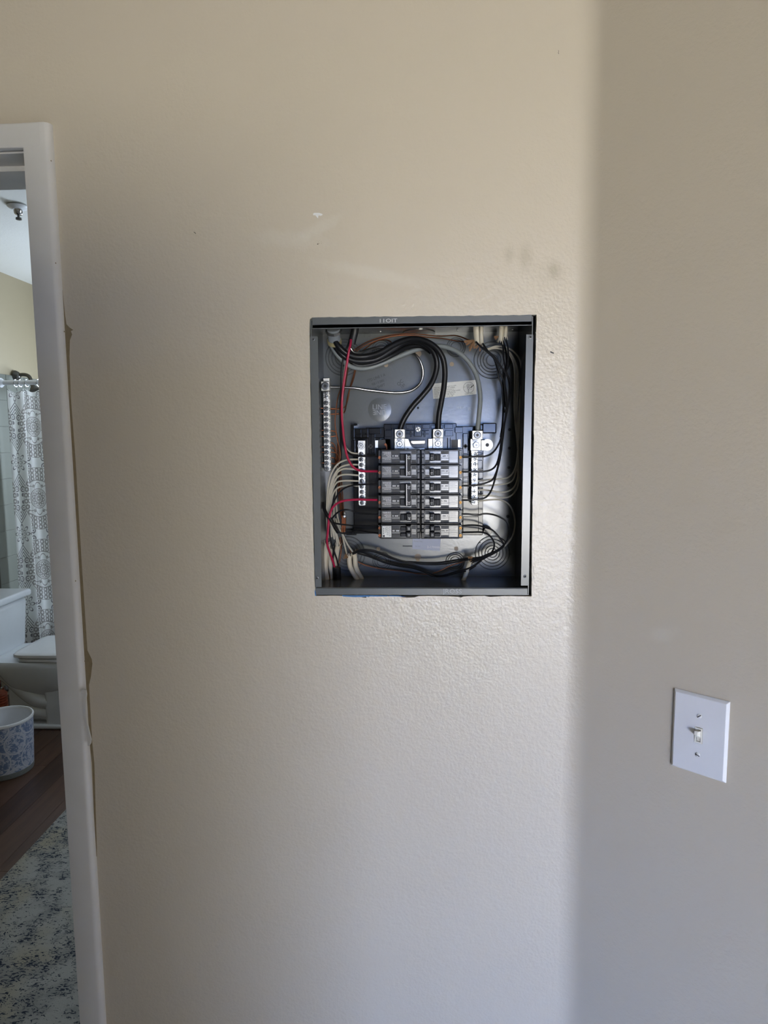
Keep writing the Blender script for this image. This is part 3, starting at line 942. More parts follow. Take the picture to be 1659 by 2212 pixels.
obj('toggle_foot', bm, M['toggle'], tg)
for sz, ang in ((1, .75), (-1, -.35)):
    o2 = sp_(0, sz * .0302, 0)
    scw = obj('screw', lathe(B(), [(.0034, .0055), (.0034, .0068), (.0026, .0074), (0, .0075)], o2, en, 16), M['plate'], ls, smooth=True)
    bm = B(); dx = ex * math.cos(ang) + ez * math.sin(ang); dz = ez * math.cos(ang) - ex * math.sin(ang)
    q = [o2 + dx * (.0032 * a_) + dz * (.0006 * b_) for a_, b_ in ((-1, -1), (1, -1), (1, 1), (-1, 1))]
    lo = [bm.verts.new(p_ + en * .0066) for p_ in q]; hi = [bm.verts.new(p_ + en * .00765) for p_ in q]
    for i in range(4): bm.faces.new((lo[i], lo[(i + 1) % 4], hi[(i + 1) % 4], hi[i]))
    bm.faces.new(lo[::-1]); bm.faces.new(hi)
    obj('screw_slot', bm, M['screw'], scw)

# ================================================================== THE OPEN ELECTRICAL PANEL
PU, PV, PW2, PH2 = .0144, CAM_Z - .0384, .181, .2295
X0, X1, Z0, Z1 = PU - PW2, PU + PW2, PV - PH2, PV + PH2
WB = .150                       # depth of the back sheet behind the wall face
panel = empty('electrical_panel', (PU, D + .08, Z0), label='grey metal electrical panel box let into the beige wall, cover removed', cat='electrical panel')


def circ(c, r, n=14): return [(c[0] + r * math.cos(2 * PI * i / n), c[1] + r * math.sin(2 * PI * i / n)) for i in range(n)]


def wpt(px, py, w):
    p = L(px, py, w); return (p.x, p.z)


PXM = (D + WB) / FPX            # metres per pixel on the back sheet
tan_holes = [(834, 788.5, 4.6), (976, 786.5, 4.8), (817.5, 1185.5, 4.3), (985.6, 1185, 4.6)]
dark_holes = [(1100.5, 928, 3.2), (1100, 968, 3.2), (1099, 1010, 3.2), (1098.5, 1049, 3.0), (1097, 1115.5, 3.6), (903, 881, 2.2)]
bm = B()
hs = [circ(wpt(x, y, WB), r * PXM) for x, y, r in tan_holes + dark_holes]


def keyhole(x, y, r, s, up):
    c = wpt(x, y, WB); out = []
    for i in range(15):
        a = (-PI / 2 + .5 + (2 * PI - 1.0) * i / 14) if up else (PI / 2 + .5 + (2 * PI - 1.0) * i / 14)
        out.append((c[0] + r * math.cos(a), c[1] + r * math.sin(a)))
    k = -1 if up else 1
    e0, e1 = out[-1], out[0]
    return out + [(e0[0], c[1] + k * s), (e1[0], c[1] + k * s)]


hs += [keyhole(902.5, 1203, 7.2 * PXM, 13 * PXM, True), keyhole(903.5, 764, 7.0 * PXM, 12 * PXM, False)]
o_ = [(X0, Z0), (X1, Z0), (X1, Z1), (X0, Z1)]
va = tess(bm, o_, hs, D + WB); vb_ = tess(bm, o_, hs, D + WB + .0016)
i0 = 4
for h in hs:
    n = len(h)
    for i in range(n): bm.faces.new((va[i0 + i], va[i0 + (i + 1) % n], vb_[i0 + (i + 1) % n], vb_[i0 + i]))
    i0 += n
obj('back_sheet', bm, M['steel_b'], panel)
for x, y in [(t[0], t[1]) for t in tan_holes] + [(902.5, 1204), (903.5, 763)]:
    a = wpt(x, y, WB); obj('backing_board', box(B(), a[0] - .017, a[0] + .017, D + WB + .0022, D + WB + .0050, a[1] - .019, a[1] + .019), M['tan'], panel, label='tan backing seen through a mounting hole')
TS = .0016
obj('side_sheet', box(B(), X0, X0 + TS, D + .004, D + WB, Z0, Z1), M['steel'], panel)
obj('side_sheet', box(B(), X1 - TS, X1, D + .004, D + WB, Z0, Z1), M['steel'], panel)
obj('top_sheet', box(B(), X0 + TS, X1 - TS, D + .004, D + WB, Z1 - TS, Z1), M['steel'], panel)
obj('bottom_sheet', box(B(), X0 + TS, X1 - TS, D + .004, D + WB, Z0, Z0 + TS), M['steel'], panel)
# return flanges round the front
W0 = .002
bm = B(); pbox(bm, 674, 685.3, 1149, 702, W0, W0 + TS); pbox(bm, 674, 701.2, 1149, 703, W0, W0 + .003)
ft = obj('flange', bm, M['steel'], panel, bevel=.0005)
bm = B(); pbox(bm, 682, 1271, 1139.5, 1286, W0, W0 + TS); pbox(bm, 682, 1269.4, 1139.5, 1271.2, W0, W0 + .003)
fb = obj('flange', bm, M['steel'], panel, bevel=.0005)


def side_flange(pts, hole_pts):
    o = [wpt(x, y, W0) for x, y in pts]; h = [circ(wpt(x, y, W0), .0016, 10) for x, y in hole_pts]
    bm = B(); a = tess(bm, o, h, D + W0); b = tess(bm, o, h, D + W0 + TS); k = 0
    for lp in [o] + h:
        n = len(lp)
        for i in range(n): bm.faces.new((a[k + i], a[k + (i + 1) % n], b[k + (i + 1) % n], b[k + i]))
        k += n
    return bm


lf = [(669.6, 728), (671, 726.5), (685.2, 726.5), (686.6, 728), (690.5, 960), (694.8, 1268), (681, 1268)]
rf = [(1137, 722.5), (1151.5, 722.5), (1152.2, 724), (1140.6, 1265), (1125.4, 1265), (1130, 1000)]
obj('flange', side_flange(lf, [(677, 733), (685, 1248)]), M['steel'], panel)
obj('flange', side_flange(rf, [(1145.5, 728.5), (1134, 1245)]), M['steel'], panel)
# inward hems that catch the light along the flange edges
bm = B(); a, b = L(690.3, 960, W0), L(694.6, 1266, W0)
pbox(bm, 686, 727, 687.4, 1268, W0, W0 + .006)
for x, y, w in ((677, 733, .0024), (685, 1248, .0024), (1145.5, 728.5, .0024), (1134, 1245, .0024)):
    obj('screw_boss', lathe(B(), [(.0016, -.0003), (.0016, -.0011), (.0027, -.0009), (.0029, .0)], (L(x, y, W0).x, D + W0, L(x, y, W0).z), (0, 1, 0), 14, False), M['steel'], panel, smooth=True)
    obj('screw_hole', lathe(B(), [(.0015, .006), (.0015, .003)], (L(x, y, W0).x, D + W0, L(x, y, W0).z), (0, 1, 0), 10), M['dark'], panel)
bm.free()
# blue tape and torn paper along the bottom cut
for q in ([(738, 1286), (800, 1286), (838, 1286.6), (836, 1288.5), (800, 1288.6), (768, 1290), (741, 1288.6)], [(839, 1286.4), (860, 1286.6), (876, 1289), (866, 1288.6), (842, 1288.2)]):
    obj('masking_tape', ppoly(B(), q, -.0005, .0006), M['tape'], wall_front, label='torn strip of blue tape')
obj('masking_tape', ppoly(B(), [(680, 1272), (682, 1280), (683.2, 1287), (680.8, 1287.5), (679.6, 1279)], -.0004, .0006), M['tape'], wall_front, label='torn strip of blue tape')
for i in range(26):
    t = rnd.random()
    if i < 12: x, y, dx, dy = 1158 - 5 * t - 1 + rnd.uniform(0, 1.5), 700 + 560 * t, rnd.uniform(1, 4), rnd.uniform(3, 9)
    elif i < 19: x, y, dx, dy = 690 + 440 * t, 1289, rnd.uniform(2, 8), rnd.uniform(1, 3)
    else: x, y, dx, dy = 668 + 11 * t, 705 + 560 * t, -rnd.uniform(1, 3), rnd.uniform(3, 8)
    obj('torn_paper', ppoly(B(), [(x, y), (x + dx, y + dy * .4), (x + dx * .7, y + dy), (x + .3, y + dy * .7)], -.0012, -.0002), M['gyp'], wall_front)


# knock-outs: concentric pressed rings
def knockout(cx, cy, radii, lab=None):
    c = L(cx, cy, WB); bm = B(); h = .0009; prof = []
    for r in sorted([q * PXM for q in radii], reverse=True):
        prof += [(r + .0008, .0001 if r > .99 * radii[0] * PXM else h), (r + .0003, h + .0005), (r - .0001, h + .0003), (r - .0001, .0002), (r - .00095, .0002), (r - .0010, h)]
    prof += [(0, h)]
    lathe(bm, prof, (c.x, D + WB, c.z), (0, -1, 0), 56, False)
    o = obj('knockout', bm, [M['steel_b'], M['slit']], panel)
    for p in o.data.polygons:
        rr = [math.hypot(o.data.vertices[v].co.x + panel.location.x - c.x, o.data.vertices[v].co.z + panel.location.z - c.z) for v in p.vertices]
        yy = [o.data.vertices[v].co.y + panel.location.y for v in p.vertices]
        if min(yy) > D + WB - .00025 and max(rr) - min(rr) < .0012: p.material_index = 1
        p.use_smooth = False
    return o


knockout(1063.5, 1194, (37, 30, 23, 16, 10)); knockout(983, 1213, (20, 16, 11)); knockout(1063, 778, (38, 31, 25, 19, 12)); knockout(985, 750, (19.5, 16, 11))
knockout(742, 772, (38, 32, 25, 18)); knockout(825, 1212, (20, 16, 11)); knockout(751, 1196, (38, 31, 24, 17)); knockout(823, 755, (19, 15, 10))
for cx, cy, a in ((1037, 1172, 0), (1040, 1176, 0), (1103, 1197, 0), (1036, 790, 0), (1046, 785, 0), (968, 1207, 0), (968, 1226, 0), (720, 788, 0), (722, 770, 0), (784, 1220, 0)):
    p = L(cx, cy, WB); obj('bridge_dimple', lathe(B(), [(.0016, 0), (.0012, .0012), (0, .0016)], (p.x, D + WB, p.z), (0, -1, 0), 8), M['steel_b'], panel)
# small slots and pressed lines of the back sheet, the half-round plug seen on the roof of the box
bm = B(); pbox(bm, 787, 722, 799.5, 728, WB - .0012, WB); obj('pressed_slot', bm, M['steel_b'], panel, bevel=.0006)
bm = B(); pbox(bm, 790, 1243.6, 870, 1245.2, WB - .0007, WB); obj('pressed_slot', bm, M['steel'], panel)
bm = B(); pbox(bm, 870, 1178.6, 891, 1180.6, WB - .0006, WB); obj('pressed_slot', bm, M['slit'], panel)
c = L(905, 717, WB); bm = B(); bm2 = []
zt = Z1 - TS - .0003
prof = [(c.x + .030 * math.cos(PI * i / 16), D + WB - .002 - .048 * math.sin(PI * i / 16)) for i in range(17)]
lo = [bm.verts.new((x, y, zt - .0012)) for x, y in prof]; hi = [bm.verts.new((x, y, zt)) for x, y in prof]
for i in range(17): bm.faces.new((lo[i], lo[(i + 1) % 17], hi[(i + 1) % 17], hi[i]))
bm.faces.new(lo); bm.faces.new(hi[::-1])
obj('knockout', bm, M['zinc'], panel, label='bright half-round plug on the roof of the box')
for x in (822, 988.5, 1107):
    p = L(x, 710, .12); obj('rivet', lathe(B(), [(.0016, 0), (.0014, .0010), (0, .0014)], (p.x, p.y, zt), (0, 0, -1), 10), M['zinc'], panel)
# stamped and printed marks
text('stamped_lettering', "11OIT", 838, 693, W0 - .0002, .0062, M['zinc'], ft, depth=.0003, squeeze=1.35)
text('stamped_lettering', 'JROSS', 977.5, 1277.6, W0 - .0002, .0080, M['stampl'], fb, depth=.0004, squeeze=1.12)
bs = panel
WT = WB - .0006
for s, x, y, h, a, m, q in (('STD LINE 1 A', 812.5, 816.5, .0052, .33, 'ink', .86), ('FEB 1 0 2005', 816.5, 826.5, .0044, .33, 'slit', .74), ('1st SHIFT', 819, 835.5, .0050, .33, 'ink', .86), ('QC', 864.5, 827, .0068, .72, 'ink', .9), ('189', 870.5, 834, .0058, .72, 'ink', .8)):
    text('stamped_lettering', s, x, y, WT, h, M[m], panel, ang=a, squeeze=q)
text('embossed_lettering', 'LINE', 819.5, 879.5, WT, .0098, M['stampl'], panel, depth=.0007, squeeze=.98)
text('embossed_lettering', 'LINE', 819.5, 890.5, WT, .0090, M['stampl'], panel, ang=PI, depth=.0007, squeeze=.98)
text('embossed_lettering', '02V', 995, 880.5, WT, .0034, M['stampl'], panel, depth=.0005, squeeze=1.6)
text('embossed_lettering', '18', 1011, 883.5, WT, .0068, M['stampl'], panel, depth=.0007)
p = L(820, 885, WB)
obj('pressed_boss', lathe(B(), [(.022, 0), (.017, .0003), (.010, .0006), (0, .0007)], (p.x, D + WB, p.z), (0, -1, 0), 32), M['steel_b'], panel, smooth=True)
# instruction label with its small drawing
LA = math.atan2(9.5, 92)
lab = obj('instruction_label', ppoly(B(), [(932.8, 829), (1028, 820.5), (1029.5, 851.5), (936, 861.8)], WT - .0001, WB), M['wlabel'], panel, label='white printed instruction label, slightly tilted')
lines = ['If this unit is to be mounted on a solid', 'wall and the cover is to be installed,', 'torque the backing screw prior to', 'securing the cover to ensure proper contact', 'with the wall. See wiring diagram for', 'proper clearance on both, may be', 'pull the unit away from the wall.']
for i, s in enumerate(lines):
    w = (66, 62, 58, 73, 70, 69, 74)[i]
    text('lettering', s, 937 + .3 * i, 838 + i * 3.55, WT - .0002, .0025, M['ink'], lab, ang=LA, align='LEFT', depth=.00005, squeeze=.78)
bm = B(); c = L(1012.5, 837.2, WT - .0003)
ring = [Vector((c.x + .0098 * math.cos(2 * PI * i / 28), c.y, c.z + .0098 * math.sin(2 * PI * i / 28))) for i in range(28)]
sweep(bm, ring + [ring[0]], .00022, 4)
for r, dx, dz in ((.0028, -.0012, .0030), (.0012, -.0012, .0030), (.0018, -.0008, -.0012)):
    q = [Vector((c.x + dx + r * math.cos(2 * PI * i / 16), c.y, c.z + dz + r * math.sin(2 * PI * i / 16))) for i in range(16)]; sweep(bm, q + [q[0]], .00022, 4)
for a, b in (((-.0011, -.009), (-.0011, -.003)), ((.0003, -.009), (.0003, -.003)), ((-.0095, .0005), (-.006, .0016)), ((.002, .005), (.005, .0055)), ((.0045, .0055), (.0045, .0015)), ((.002, -.0032), (.0055, -.0030)), ((.0014, -.001), (.004, .0002))):
    sweep(bm, [Vector((c.x + a[0], c.y, c.z + a[1])), Vector((c.x + b[0], c.y, c.z + b[1]))], .00022, 4)
sweep(bm, [Vector((c.x + .0035, c.y, c.z - .0006)), Vector((c.x + .0065, c.y, c.z + .0022)), Vector((c.x + .0092, c.y, c.z + .0048))], .0006, 4)
obj('drawing', bm, M['ink'], lab)
text('lettering', 'SCREW  WALL', 1013, 850.3, WT - .0002, .0017, M['ink'], lab, ang=LA, depth=.00005, squeeze=1.0)
text('lettering', '30 - 17 - 508 - 01', 1012.5, 854.8, WT - .0002, .0017, M['ink'], panel, ang=LA, depth=.00005, squeeze=.95)
lab2 = obj('serial_label', ppoly(B(), [(891.3, 1163.5), (952.6, 1163.5), (949.6, 1190.3), (890.6, 1186)], WT - .0001, WB), M['bluelab'], panel, label='pale blue sticker under the breakers')
text('lettering', '2-179999', 936, 1182.6, WT - .0002, .0046, M['wlabel'], lab2, ang=-.06, depth=.00005)
for s, x, y in (('Panel No.', 904, 1169.5), ('Serial', 902, 1180)):
    text('lettering', s, x, y, WT - .0002, .0032, M['grey_w'], lab2, ang=-.05, depth=.00005)

# ------------------------------------------------------------------ black interior that carries the breakers
base = empty('breaker_base', tuple(L(905, 1165, .11)), label='black plastic breaker base with bright lugs and two neutral bars', cat='breaker base')
bm = B()
pbox(bm, 762, 946, 822, 1153, .112, .146)                 # left wing
pbox(bm, 760, 925.6, 790, 946, .108, .146); pbox(bm, 790, 923.5, 836, 946, .112, .146)
pbox(bm, 758, 917, 764.5, 950, .100, .146); pbox(bm, 764, 915, 772, 919, .104, .146)
pbox(bm, 829, 915.5, 986, 972, .104, .146)               # top middle
pbox(bm, 980, 921, 1036, 972, .110, .146)                # top right
pbox(bm, 999, 972, 1043, 1156, .112, .146)               # right wing
pbox(bm, 818, 970, 1000, 1163, .096, .146)               # under the breakers
obj('moulded_tray', bm, M['plastic'], base, bevel=.0012)
bm = B()
pbox(bm, 1042, 913.5, 1072.5, 936, .098, .104); pbox(bm, 1036, 916, 1048, 930, .100, .146)
obj('tray_ear', bm, M['plastic'], base, bevel=.002)
bm = B(); pbox(bm, 748, 1146.6, 0 + 770, 1156, .125, .146); p = L(765.5, 1150, .118); lathe(bm, [(.0052, 0), (.0052, .01)], p, (0, 1, 0), 12)
obj('tray_ear', bm, M['plastic'], base)
p = L(1054, 1148, .118); obj('tray_ear', lathe(B(), [(.0075, 0), (.0085, .004), (.0085, .03)], p, (0, 1, 0), 16), M['plastic'], base, smooth=True)
# ribs, pockets and raised pads of the tray
bm = B()
for q in ((767, 926.8, 779.5, 936), (781.5, 926.8, 794, 936), (797, 925.5, 822, 937), (768, 938.5, 780, 945), (783, 938.5, 794, 945)):
    pbox(bm, *q, .104, .113)
for q in ((845, 917, 0 + 848.5, 928),): pbox(bm, *q, .098, .105)
for q in ((829.5, 916.6, 845.5, 926.2), (831, 929, 847, 943.5), (877, 916.5, 892, 926), (913, 916.5, 928.5, 926), (960, 916.5, 979, 926), (961, 930, 979, 942), (983, 922.5, 1000, 935), (848, 916.4, 862, 927), (931, 918, 957, 926)):
    pbox(bm, *q, .097, .105)
for q in ((878, 929, 893, 931), (878, 936, 892, 938.5), (912, 929, 927, 931), (913, 936, 926, 938.5), (886, 931, 889, 944), (916, 931, 919, 944)):
    pbox(bm, *q, .095, .105)
for q in ((759, 951, 766, 978), (824, 948, 0 + 844, 970), (801, 938, 810, 978), (793, 980, 811, 983), (834, 951, 838, 970), (843, 951, 846, 970), (965, 945, 968.5, 969), (971, 945, 974, 969)):
    pbox(bm, *q, .104, .113)
obj('tray_rib', bm, M['plastic'], base, bevel=.0006, segs=1)
bm = B(); pbox(bm, 894.5, 917, 911.5, 943, .094, .105)
obj('centre_post', bm, M['plastic'], base, bevel=.001)
for q in ((796, 938, 809, 981, .106), (1000, 936, 1011, 980, .104)):
    bm = B(); pbox(bm, *q, .113); obj('cover_post', bm, M['plastic'], base, bevel=.001)
for x, y in ((800.5, 964.5), (1005.5, 964)):
    bm = B(); pbox(bm, x - 5, y - 2.2, x + 5, y + 2.2, .1030, .1044); pbox(bm, x - 2.2, y - 5, x + 2.2, y + 5, .1030, .1044)
    obj('cross_slot', bm, M['dark'], base)
for x, y in ((802, 944), (800, 955), (1004, 944), (1007, 955), (1005, 978), (800, 980), (884.5, 920.5), (920.5, 920.5), (969, 921)):
    p = L(x, y, .0965 if 880 < x < 980 else .1055); obj('mould_mark', lathe(B(), [(.0022, 0), (.0022, .0005), (.0016, .0005), (.0016, .0002), (0, .0002)], p, (0, -1, 0), 12), M['plastic'], base)
# right wing pads
bm = B()
for q in ((1000, 982, 1012, 1030, .108), (1032, 977, 1041.5, 988, .106), (1032, 994, 1042, 1014, .107), (1000, 1032, 1011, 1075, .109), (1000, 1080, 1041, 1110, .110), (1000, 1116, 1041, 1150, .110), (1034, 1016, 1043, 1150, .109)):
    pbox(bm, *q[:4], q[4], .113)
obj('tray_pad', bm, M['plastic'], base, bevel=.0008)
bm = B()
for q in ((1011, 1056, 1017, 1078), (1037, 1060, 1041, 1070)): pbox(bm, *q, .1075, .113)
obj('tray_gap', bm, M['dark'], base)
for x, y in ((1016, 1104), (1036, 1100), (1036, 1116), (1004, 1142)):
    p = L(x, y, .1098); obj('mould_mark', lathe(B(), [(.0027, 0), (.0027, .0005), (.002, .0005), (.002, .0002), (0, .0002)], p, (0, -1, 0), 12), M['plastic'], base)
# copper stubs glimpsed in the side pockets, bright stab plates
for q in ((810.4, 951.5, 816.5, 967), (989.6, 949.5, 994.6, 965.5)):
    bm = B(); pbox(bm, *q, .100, .103); obj('stab_plate', bm, M['zinc'], base)
for q in ((817, 950, 833, 968), (974.6, 950, 989.5, 968)):
    bm = B(); pbox(bm, *q, .1025, .1035); obj('pocket', bm, M['dark'], base)
bm = B(); ppoly(bm, [(829, 960), (833, 957), (836, 961), (837, 971), (835, 975), (834, 965)], .099, .101); obj('copper_stub', bm, M['copper'], base)


def screw(parent, x, y, w, r, name='terminal_screw', slot=None, hexed=False, socket=False, mat='screw'):
    """a screw head facing the room; slot: angle of its cut"""
    p = L(x, y, w); bm = B()
    if socket: lathe(bm, [(r, 0), (r, .0005), (r * .82, .0007), (r * .80, .0001), (r * .62, .0001), (r * .60, .0008), (r * .34, .0008), (r * .32, -.002), (0, -.002)], p, (0, -1, 0), 24)
    else: lathe(bm, [(r, 0), (r, .0010), (r * .85, .0016), (0, .0019)], p, (0, -1, 0), 18)
    o = obj(name, bm, M[mat], parent)
    if socket:
        bm = B(); lathe(bm, [(r * 1.06, -.0004), (r * 1.06, .0003), (r * .9, .0003), (r * .9, -.0004)], p, (0, -1, 0), 24, False); lathe(bm, [(r * .40, .0006), (r * .40, .0010), (0, .0010)], p, (0, -1, 0), 12)
        obj('socket_ring', bm, M['dark'], o)
    if slot is not None:
        bm = B(); ca, sa = math.cos(slot), math.sin(slot)
        for c_, s_ in ((ca, sa), (-sa, ca)):
            q = [Vector((p.x + c_ * r * .8 * a - s_ * r * .16 * b, p.y - .0022, p.z + s_ * r * .8 * a + c_ * r * .16 * b)) for a, b in ((-1, -1), (1, -1), (1, 1), (-1, 1))]
            lo = [bm.verts.new(v) for v in q]; hi = [bm.verts.new(v + Vector((0, .0011, 0))) for v in q]
            for i in range(4): bm.faces.new((lo[i], lo[(i + 1) % 4], hi[(i + 1) % 4], hi[i]))
            bm.faces.new(lo); bm.faces.new(hi[::-1])
        obj('cross_slot', bm, M['dark'], o)
    return o


def hexbolt(parent, x, y, w, r):
    p = L(x, y, w); bm = B()
    lathe(bm, [(r * 1.35, 0), (r * 1.35, .0012)], p, (0, -1, 0), 20)
    lathe(bm, [(r * 1.12, .0012), (r * 1.12, .005), (r * .95, .0056)], p, (0, -1, 0), 6)
    lathe(bm, [(r * .74, .0054), (r * .70, .0075), (r * .45, .0075), (r * .42, .0060), (0, .0062)], p, (0, -1, 0), 16)
    o = obj('lug_bolt', bm, M['zinc'], parent)
    bm = B(); lathe(bm, [(r * 1.5, -.0003), (r * 1.5, .0004), (r * 1.3, .0004)], p, (0, -1, 0), 20); lathe(bm, [(r * .92, .0055), (r * .92, .0062), (r * .74, .0062), (r * .74, .0055)], p, (0, -1, 0), 16, False); lathe(bm, [(r * .38, .0060), (r * .38, .0066), (0, .0066)], p, (0, -1, 0), 10)
    obj('bolt_washer', bm, M['screw'], o)
    return o


# line lugs: block on top, plate and bolt under it
for bx, by, w in ((852.2, 927.2, 22.8), (935, 926.6, 22.8)):
    bm = B(); pbox(bm, bx, by, bx + w, by + 19.4, .066, .098)
    o = obj('line_lug', bm, M['alu'], base, bevel=.001)
    screw(o, bx + w / 2 - .3, by + 10.2, .0658, .0062, 'set_screw', socket=True, mat='screw')
    bm = B(); pbox(bm, bx - .4, by + 19.4, bx + w - .6, by + 42.4, .078, .098)
    o = obj('lug_plate', bm, M['alu'], base, bevel=.0008)
    hexbolt(o, bx + 11, by + 31.8, .0778, .0056)
    bm = B(); pbox(bm, bx + 5.5, by + 19.2, bx + 15.5, by + 24.5, .0745, .0785); obj('thread_gap', bm, M['screw'], o)
cv = [(874, 947), (882.5, 948), (884, 952), (887, 960), (892, 966.5), (898, 969), (917.6, 966.4), (917.6, 971), (898, 971.6), (884, 970.2), (880.5, 968.4), (877.6, 970.4), (874, 970)]
bm = B(); ppoly(bm, cv, .082, .096); obj('bus_plate', bm, M['alu'], base, bevel=.0006)
bm = B(); pbox(bm, 924.8, 947.5, 935.6, 969, .082, .096); obj('bus_plate', bm, M['alu'], base, bevel=.0006)
bm = B(); ppoly(bm, [(887, 951.6), (919, 950.8), (919, 959.2), (892, 960.2), (888.4, 958), (886.6, 955)], .0835, .094); obj('bus_bridge', bm, M['alu'], base, bevel=.0012)
screw(base, 903, 927.3, .0935, .0048, 'post_screw', slot=.4, mat='alu')
# neutral lug
bm = B(); pbox(bm, 1019.9, 930, 1043.2, 949.4, .064, .096); o = obj('neutral_lug', bm, M['alu'], base, bevel=.001)
screw(o, 1031.3, 939.8, .0638, .0062, 'set_screw', socket=True, mat='screw')
bm = B(); pbox(bm, 1016.2, 947, 1039.5, 973, .078, .096); o = obj('lug_plate', bm, M['alu'], base, bevel=.0008)
hexbolt(o, 1028.2, 961.3, .0778, .0058)
bm = B(); pbox(bm, 1021.5, 949.2, 1031.5, 954, .0745, .0785); obj('thread_gap', bm, M['screw'], o)
bm = B(); pbox(bm, 1040, 950.6, 1047, 973.4, .086, .110); obj('lug_cheek', bm, M['zinc'], base, bevel=.0006)
p = L(1052.5, 961, .118); bm = B(); lathe(bm, [(.0105, 0), (.0105, .0012), (.0034, .0012), (.0032, -.001), (0, -.001)], p, (0, -1, 0), 28)
o = obj('bonding_strap', bm, M['alu'], base, label='round bright strap end with a dark hole'); obj('strap_hole', lathe(B(), [(.0034, .0008), (0, .0008)], p, (0, -1, 0), 12, False), M['dark'], o)
# left neutral bar
bm = B(); ppoly(bm, [(773, 951.5), (789, 951.5), (789.6, 1050), (790, 1090), (788, 1092.2), (777, 1092.2), (774.6, 1090), (774, 1000)], .080, .096)
nb = obj('neutral_bar', bm, M['alu'], base, bevel=.0007, label='bright neutral bar beside the first breaker column')
sx = [(780.2, 980.8, .3), (780.6, 992.6, .9), (780.8, 1004.3, .2), (781, 1016, 1.2), (781.2, 1027.8, .7), (781.4, 1039.2, .1), (781.6, 1051, 1.0), (781.8, 1062.6, .6), (782, 1073.8, .3), (782.2, 1086, 1.3)]
for x, y, a in sx: screw(nb, x, y, .0798, .0041, slot=a)
hexbolt(nb, 780.4, 962.8, .0798, .0046)
bm = B()
for x, y, a in sx: pbox(bm, x + 6.6, y + 4.6, x + 8.3, y + 6.6, .0796, .081); pbox(bm, x + 6.6, y + .6, x + 8.3, y + 2.6, .0796, .081)
obj('wire_hole', bm, M['dark'], nb, kind='stuff')
# right neutral bar
bm = B(); ppoly(bm, [(1017.6, 973), (1032.6, 973), (1032.2, 1089), (1030.5, 1091), (1019, 1091), (1018, 1089)], .080, .096)
nb2 = obj('neutral_bar', bm, M['alu'], base, bevel=.0007, label='bright neutral bar beside the second breaker column')
sx2 = [(1028.8, 980, .5), (1028, 991.6, 1.1), (1027.6, 1002.6, .2), (1027, 1014.6, .8), (1026.8, 1026, .4), (1026, 1037.8, 1.2), (1026, 1049.6, .6), (1025.6, 1061.6, .1), (1025.2, 1073, .9), (1025, 1084.6, .3)]
for x, y, a in sx2: screw(nb2, x - .6, y, .0798, .0037, slot=a, mat='zinc')
bm = B()
for x, y, a in sx2: pbox(bm, 1018.2, y + 2.6, 1019.8, y + 4.8, .0796, .081); pbox(bm, 1018.2, y - 1.4, 1019.8, y + .8, .0796, .081)
obj('wire_hole', bm, M['dark'], nb2, kind='stuff')

# ground bar on its own bracket beside the first flange
gb = empty('ground_bar', tuple(L(706, 1018, .12)), label='bright ground bar with many screws along the panel side, bare copper wires in it', cat='ground bar')
bm = B(); ppoly(bm, [(698.2, 817), (711.8, 816.4), (712.6, 830), (714.2, 960), (715.4, 1017), (701.2, 1018.3), (699.4, 930)], .104, .120)
go = obj('bar', bm, M['alu'], gb, bevel=.0007)
ys = [870, 858][:0] + [846.8, 857.8, 870.5, 882.6, 894.6, 906.3, 918.5, 930, 941.8, 953.5, 965.3, 977.3, 989, 1000.8, 1012.3]
for i, y in enumerate(ys):
    t = (y - 817) / 200
    screw(go, 703.6 + 2.0 * t, y, .1038, .0045 if i not in (1,) else .0050, slot=(i * 1.7) % 1.5, mat='screw' if i != 1 else 'zinc')
bm = B()
for y in ys:
    t = (y - 817) / 200
    pbox(bm, 710 + 2.6 * t, y - 1.2, 711.8 + 2.6 * t, y + 1, .1036, .105); pbox(bm, 710 + 2.6 * t, y + 2.6, 711.8 + 2.6 * t, y + 4.8, .1036, .105)
obj('wire_hole', bm, M['dark'], go, kind='stuff')
bm = B(); pbox(bm, 693, 823.4, 712.2, 844.2, .090, .112); o = obj('bar_lug', bm, M['alu'], gb, bevel=.0012)
screw(o, 702.2, 833.8, .0898, .0068, 'set_screw', socket=True, mat='screw')
bm = B(); pbox(bm, 697, 826, 712, 1010, .120, WB); obj('bar_bracket', bm, M['steel'], gb)


# ------------------------------------------------------------------ breakers
ROW = [970.8, 1003.4, 1035.6, 1068.0, 1100.4, 1132.4, 1164.6]


